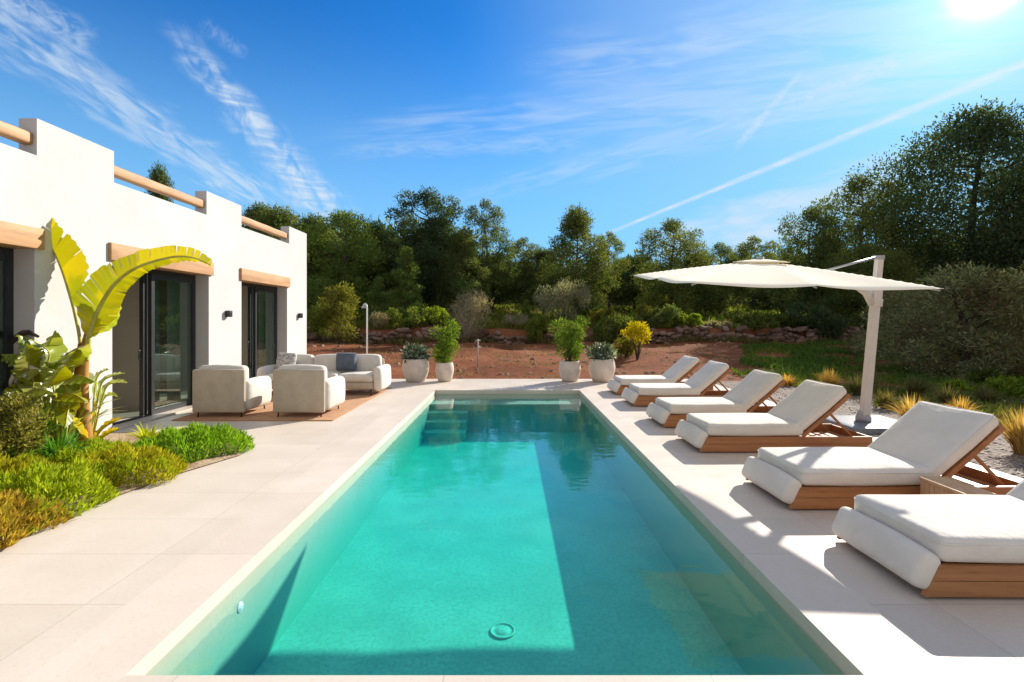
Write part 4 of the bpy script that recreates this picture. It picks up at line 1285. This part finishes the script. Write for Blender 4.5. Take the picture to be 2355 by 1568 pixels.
def make_tree(name, h, w, mat, seed, n, L, Wd, crown0=.3, style='pine', trunk_r=.16, nb=34):
    """trunk, limbs and a crown of leaf clumps with gaps; returns a root Empty"""
    rg = random.Random(seed); rn = np.random.default_rng(seed)
    blobs = []
    for k in range(nb):
        s_ = (k + rg.random()) / nb
        z = h * (crown0 + (1 - crown0) * s_)
        if style == 'pine':      env = w * .5 * (math.sin(PI * min(1, .22 + s_ * .78)) ** .75) * (1 - .25 * s_)
        elif style == 'cone':    env = w * .5 * (1.02 - s_) ** .8
        elif style == 'umbrella': env = w * .5 * (.45 + .55 * math.sin(PI * min(1, s_ * .9 + .12)) ** .6)
        else:                    env = w * .5 * math.sqrt(max(.08, 1 - (2 * s_ - .8) ** 2 / 1.5))
        a = k * 2.399 + rg.uniform(-.5, .5); f = rg.uniform(.35, .95) if s_ < .93 else rg.uniform(0, .25)
        br = w * rg.uniform(.10, .185) * (1.1 - .35 * s_)
        blobs.append((env * f * math.cos(a), env * f * math.sin(a), z - br * .4, br * 1.15, br * 1.15, br * .72))
    root = empty(name)
    link_mesh('crown', leaf_mesh('crown', *leaf_cloud(rn, blobs, n, L, Wd, .7, .35, .3), mat), root)
    tr = MB()
    pts = [Vector((0, 0, -.3))]
    for i in range(1, 9):
        pts.append(Vector((.05 * h * math.sin(seed + i * .6) * i / 9, .04 * h * math.cos(seed * 2 + i * .7) * i / 9, h * .92 * i / 8)))
    tr.tube(pts, [trunk_r * (1.15 - i * .125) for i in range(9)], 9)
    for b_ in rg.sample(blobs, min(16, nb)):
        p1 = Vector(b_[:3]); zz = max(h * .15, p1.z - .35 * math.hypot(p1.x, p1.y) - .3)
        i = min(7, int(zz / (h * .92) * 8)); f = zz / (h * .92) * 8 - i
        p0 = pts[i].lerp(pts[i + 1], max(0, min(1, f)))
        tr.tube([p0, (p0 + p1) / 2 + Vector((0, 0, -.06 * h * .3)), p1], [trunk_r * .36, trunk_r * .24, trunk_r * .08], 6)
    tr.build('trunk', M['bark'], root)
    return root


protos = {
    'pine_a': make_tree('pine_tree', 9, 6.5, M['pine'], 1, 26000, .24, .040, .16, 'pine', .17, 46),
    'pine_b': make_tree('pine_tree', 9, 6.0, M['pine_deep'], 2, 24000, .24, .040, .22, 'pine', .17, 40),
    'pine_c': make_tree('pine_tree', 9, 5.0, M['pine'], 3, 15000, .24, .036, .32, 'umbrella', .15, 32),
    'pine_u': make_tree('pine_tree', 9, 6.5, M['pine_deep'], 8, 22000, .24, .040, .38, 'umbrella', .17, 38),
    'young': make_tree('young_pine', 5, 2.6, M['pine_light'], 4, 7000, .20, .030, .08, 'cone', .08, 30),
    'oak': make_tree('holm_oak', 12, 12, M['pine_deep'], 5, 70000, .22, .050, .12, 'round', .28, 90),
    'oak_b': make_tree('holm_oak', 9, 7, M['pine'], 6, 26000, .22, .042, .12, 'round', .18, 54),
    'oak_c': make_tree('pine_tree', 9, 7, M['pine_light'], 16, 26000, .22, .042, .12, 'round', .18, 54),
    'olive': make_tree('wild_olive', 4, 4.6, M['olive_dark'], 7, 20000, .16, .020, .04, 'round', .13, 44),
}
used = set()


def plant_tree(proto, px, top, Y, wpx, lab, cat, group, rz=0, name=None):
    """place a copy so that its crown reaches the surveyed height and width"""
    src = protos[proto]
    o_ = src if proto not in used else copy_tree(src)
    used.add(proto)
    X = (px - CX) / F * Y; z0 = hill(X, Y) - .05
    zt_ = H + (HY - top) / F * Y
    nat_h = {'young': 5, 'oak': 12, 'olive': 4}.get(proto, 9); nat_w = {'pine_a': 6.5, 'pine_b': 6.0, 'pine_c': 5.0, 'pine_u': 6.5, 'young': 2.6, 'oak': 12, 'oak_b': 7, 'oak_c': 7, 'olive': 4.6}[proto]
    sw = wpx / F * Y / nat_w; sh = (zt_ - z0) / nat_h
    o_.location = (X, Y, z0); o_.rotation_euler.z = rz; o_.scale = (sw, sw, sh)
    if name: o_.name = name
    return tag(o_, lab, cat, group)


TG = 'trees on the slope beyond the red soil'
for a in [
    ('pine_a', 640, 482, 40, 230, 'pine rising behind the far corner of the house', .3),
    ('oak_c', 790, 488, 35, 230, 'broad light green pine next to the house corner', .9),
    ('pine_a', 720, 500, 37, 200, 'rounded pine between the house corner and the broad light green pine', 2.0),
    ('pine_u', 985, 440, 38, 190, 'tallest umbrella shaped pine left of the middle', 4.2),
    ('pine_b', 1000, 500, 36, 190, 'dark dense pine under the tallest umbrella shaped pine', 1.2),
    ('pine_c', 1115, 462, 37, 120, 'airy pine just right of the tallest umbrella shaped pine', 2.2),
    ('pine_b', 885, 530, 41, 170, 'dark pine in the gap behind the young light green pine', 3.6),
    ('pine_c', 1205, 548, 40, 110, 'short see-through pine in the dip of the tree line', .4),
    ('pine_a', 1325, 482, 35, 180, 'full pine with two tops behind the feathery pot shrub', 5.0),
    ('pine_c', 1400, 535, 39, 90, 'thin pine between the full pine and the dense dark one', 3.0),
    ('oak_b', 1545, 506, 36, 180, 'dense dark round pine above the left tip of the umbrella', 2.7),
    ('pine_c', 1655, 560, 38, 110, 'slender pine with bare trunk behind the umbrella', 1.0),
    ('pine_c', 1730, 545, 41, 110, 'slender pine with bare trunk farther right behind the umbrella', 4.0),
    ('pine_b', 1460, 590, 42, 170, 'low dark pine behind the yellow broom', 1.0),
    ('pine_b', 1130, 590, 43, 200, 'low dark pine behind the grey leafless shrub', 4.6),
    ('pine_a', 365, 388, 31, 110, 'pine whose top just shows over the roof rail of the house', .7),
    ('oak', 2240, 258, 32, 470, 'huge dark tree filling the upper part beside the sun', .5),
    ('oak_b', 1975, 405, 32, 230, 'dark tree leaning out left of the huge tree', 1.5),
    ('oak_b', 1865, 478, 33, 170, 'ragged tree at the left foot of the huge tree', 4.1),
    ('oak_b', 1990, 560, 29, 210, 'low dark tree behind the umbrella mast', 5.5),
    ('oak', 2480, 300, 30, 420, 'dark tree cut off by the picture edge under the sun', 3.3),
    ('pine_a', 598, 474, 46, 170, 'distant pine crown just showing over the far end of the house', 2.9),
    ('pine_b', 860, 512, 39, 150, 'dark pine between the broad light green pine and the tallest one', .2),
    ('pine_a', 1060, 535, 35, 150, 'low full pine in front of the airy pine', 3.3),
    ('pine_b', 1250, 575, 38, 150, 'low dark pine left of the full pine with two tops', 1.8),
    ('pine_a', 1600, 590, 37, 160, 'low pine behind the left half of the umbrella canopy', 5.2),
    ('pine_b', 1800, 600, 36, 160, 'low dark tree behind the right part of the umbrella canopy', 2.4),
]:
    plant_tree(*a[:5], a[5], 'tree', TG, a[6])
YG = 'young pines at the edge of the slope'
plant_tree('young', 935, 572, 31, 95, 'light green cone shaped young pine', 'tree', YG, 0)
plant_tree('young', 870, 640, 30, 80, 'small young pine beside the light green cone shaped one', 'tree', YG, 2)
plant_tree('young', 1210, 690, 29.5, 40, 'thin young pine behind the weathered stake', 'tree', YG, 1)
OG = 'wild olives right of the gravel'
plant_tree('olive', 2215, 615, 14.5, 360, 'bushy grey green wild olive behind the feather grass', 'olive tree', OG, 0)
plant_tree('olive', 2440, 590, 13.5, 340, 'wild olive cut by the picture edge', 'olive tree', OG, 2)
plant_tree('olive', 2090, 668, 19.5, 220, 'wild olive in shade behind the umbrella mast', 'olive tree', OG, 4)

SG = 'shrubs along the terrace wall'
def shrub(px, top, Y, wpx, mt, lab, seed, n=3200, L=.16, Wd=.03, group=SG, name='shrub', stem_n=6, up=.35):
    X = (px - CX) / F * Y; z0 = hill(X, Y) - .03; h = H + (HY - top) / F * Y - z0; w_ = wpx / F * Y
    rg_ = random.Random(seed)
    br = min(w_, h) * .19
    bl = blob_ring(rg_, 20, w_ * .5 - br * .8, max(.05, h - 2.1 * br), br, br, .9)
    return bush(name, (X, Y, z0), bl, n, L, Wd, M[mt], lab, 'shrub', group, seed, fan_stems(stem_n, h * .7, w_ * .35, .03, seed), M['bark'] if mt != 'shrub_dry' else M['bare'], .6, up, .35)


shrub(780, 648, 25.5, 105, 'shrub_yellow', 'tall yellowing shrub beside the house corner', 1, 3600, .22, .03)
shrub(735, 690, 26.2, 80, 'shrub', 'green shrub half behind the house corner', 2)
shrub(1300, 636, 29.5, 160, 'olive', 'silvery olive shaped shrub behind the pots', 3, 6500, .16, .022)
shrub(1075, 660, 27.0, 125, 'shrub_dry', 'grey leafless shrub in the middle distance', 4, 4200, .26, .010, up=.6, stem_n=14)
shrub(945, 705, 28.5, 150, 'shrub', 'wide mid green shrub above the terrace wall', 5, 4200)
shrub(1000, 705, 29.4, 70, 'shrub_bright', 'bright green shrub next to the grey leafless one', 6)
shrub(880, 715, 28.4, 70, 'shrub_dry', 'dry brown shrub behind the slim post', 7, 2500, .2, .012)
shrub(1185, 720, 28.6, 80, 'shrub_dry', 'dry straw coloured shrub behind the weathered stake', 8, 2500, .2, .014)
shrub(1235, 715, 27.0, 60, 'shrub', 'small dark shrub left of the feathery pot shrub', 9)
shrub(1395, 705, 29.0, 90, 'shrub_yellow', 'rusty yellow shrub behind the pot of blue green leaves', 10, 2600)
shrub(1410, 720, 26.6, 100, 'shrub', 'dark green shrub at the foot of the terrace wall', 11, 3000)
shrub(1490, 690, 28.8, 70, 'shrub_yellow', 'upright olive yellow shrub behind the broom', 12, 2600)
shrub(1525, 700, 28.2, 110, 'pine', 'dark bushy shrub right of the broom', 13, 4200)
shrub(1585, 722, 27.8, 85, 'shrub_bright', 'light green shrub on top of the terrace wall', 14, 3000)
shrub(1650, 740, 28.2, 60, 'shrub_dry', 'pale dry shrub below the umbrella edge', 15, 2200)
shrub(1745, 718, 28.0, 170, 'shrub', 'broad green shrub behind the raised lounger backs', 16, 5200)
shrub(1860, 690, 27.8, 130, 'pine_deep', 'tall dark shrub left of the umbrella mast', 17, 4600)
shrub(1920, 720, 27.2, 110, 'pine_deep', 'dark shrub close left of the umbrella mast', 18, 4000)
shrub(2205, 876, 11.2, 75, 'shrub_bright', 'low yellow green plant at the lawn edge', 19, 1300, .11, .02)
shrub(2325, 868, 10.6, 110, 'shrub_bright', 'fresh green plant at the picture edge beyond the gravel', 20, 1800, .11, .02)
shrub(2270, 850, 13.0, 110, 'shrub', 'dark green plant under the bushy wild olive', 21, 2200, .12, .02)
# broom in flower
br_ = W(1465, 770, 19.3); X = br_.x; z0 = hill(X, 19.3)
bush('broom_shrub', (X, 19.3, z0), [(.45 * math.cos(a) * f, .4 * math.sin(a) * f, 1.05 + .28 * math.cos(f * 1.4) - .35 * f * f + .1 * math.sin(a * 3), .22, .22, .16) for a, f in [(k * 2.4, .3 + .06 * (k % 12)) for k in range(15)]],
     1500, .14, .02, M['broom'], 'yellow flowering broom in the red soil', 'shrub', None, 31, fan_stems(12, 1.2, .55, .02, 6), M['bark'], .9, .5)
shrub(1440, 775, 19.9, 62, 'shrub_yellow', 'low green shrub in front of the flowering broom', 32, 1800, .14, .02)

# terrace wall of rough stones
tw = empty('terrace_wall', (0, 0, 0), 0, 'low dry stone terrace wall along the far edge of the red soil', 'wall')
rg = random.Random(9); q = MB()
for row in range(5):
    x = -22.0
    while x < 34:
        L_ = rg.uniform(.16, .55); hh = rg.uniform(.14, .27)
        zb = hill(x, 27.3) - .06 + row * .165 + rg.uniform(-.04, .04)
        if rg.random() < (.93 if row < 3 else .45):
            mt_ = Matrix.Translation((x + L_ / 2, 27.42 + rg.uniform(-.12, .10), zb + hh / 2)) @ Matrix.Rotation(rg.uniform(-.25, .25), 4, 'Y') @ Matrix.Rotation(rg.uniform(-.4, .4), 4, 'Z')
            q.rbox(0, 0, 0, L_ / 2, rg.uniform(.15, .26), hh / 2, .08, 1, (.04, .03, .03), mt_, .04, rg.randint(0, 999))
        x += L_ * rg.uniform(.92, 1.15)
q.build('stonework', M['stone'], tw)
for o_ in (tw,): pass

ground_blades('terrace_weeds', M['tuft_dark'], [(-22, 26.6), (34, 26.6), (34, 27.25), (-22, 27.25)], 5200, .42, .018, .5, clump=.1, seed=8)
ground_blades('terrace_grass', M['shrub_yellow'], [(-22, 27.7), (34, 27.7), (34, 28.6), (-22, 28.6)], 5200, .45, .018, .6, clump=.3, seed=9)
edge_ = [(6.9, 13.4), (7.3, 11.4), (7.0, 9.6), (7.6, 8.0), (8.6, 6.4), (10, 5.2), (14, 5.5), (14, 9), (11.5, 12), (9.0, 12.9)]
def flat_(x, y): return gz + .002
ground_blades('gravel_edge_weeds', M['tuft_dark'], edge_, 9000, .15, .014, .7, zf=flat_, clump=-.1, seed=12)
ground_blades('gravel_edge_greens', M['shrub'], edge_, 9000, .13, .022, .8, zf=flat_, clump=.1, seed=13)
# far wood that closes the view behind the trees
rn = np.random.default_rng(77); blobs = []
rg = random.Random(21)
for k in range(300):
    Y_ = rg.uniform(46, 74); X_ = rg.uniform(-60, 75)
    hh = rg.uniform(3.6, 6.2) + (2.2 if X_ < -4 else 0) + (1.5 if X_ > 30 else 0)
    z0 = hill(X_, Y_); w_ = rg.uniform(1.6, 3.0)
    blobs.append((X_, Y_, z0 + hh * .30, w_ * .9, w_ * .9, hh * .34)); blobs.append((X_ + rg.uniform(-.8, .8), Y_, z0 + hh * .74, w_ * .62, w_ * .62, hh * .26))
o = link_mesh('far_wood', leaf_mesh('far_wood', *leaf_cloud(rn, blobs, 90000, .62, .14, .7, .35, .35), M['forest']))
tag(o, kind='stuff')
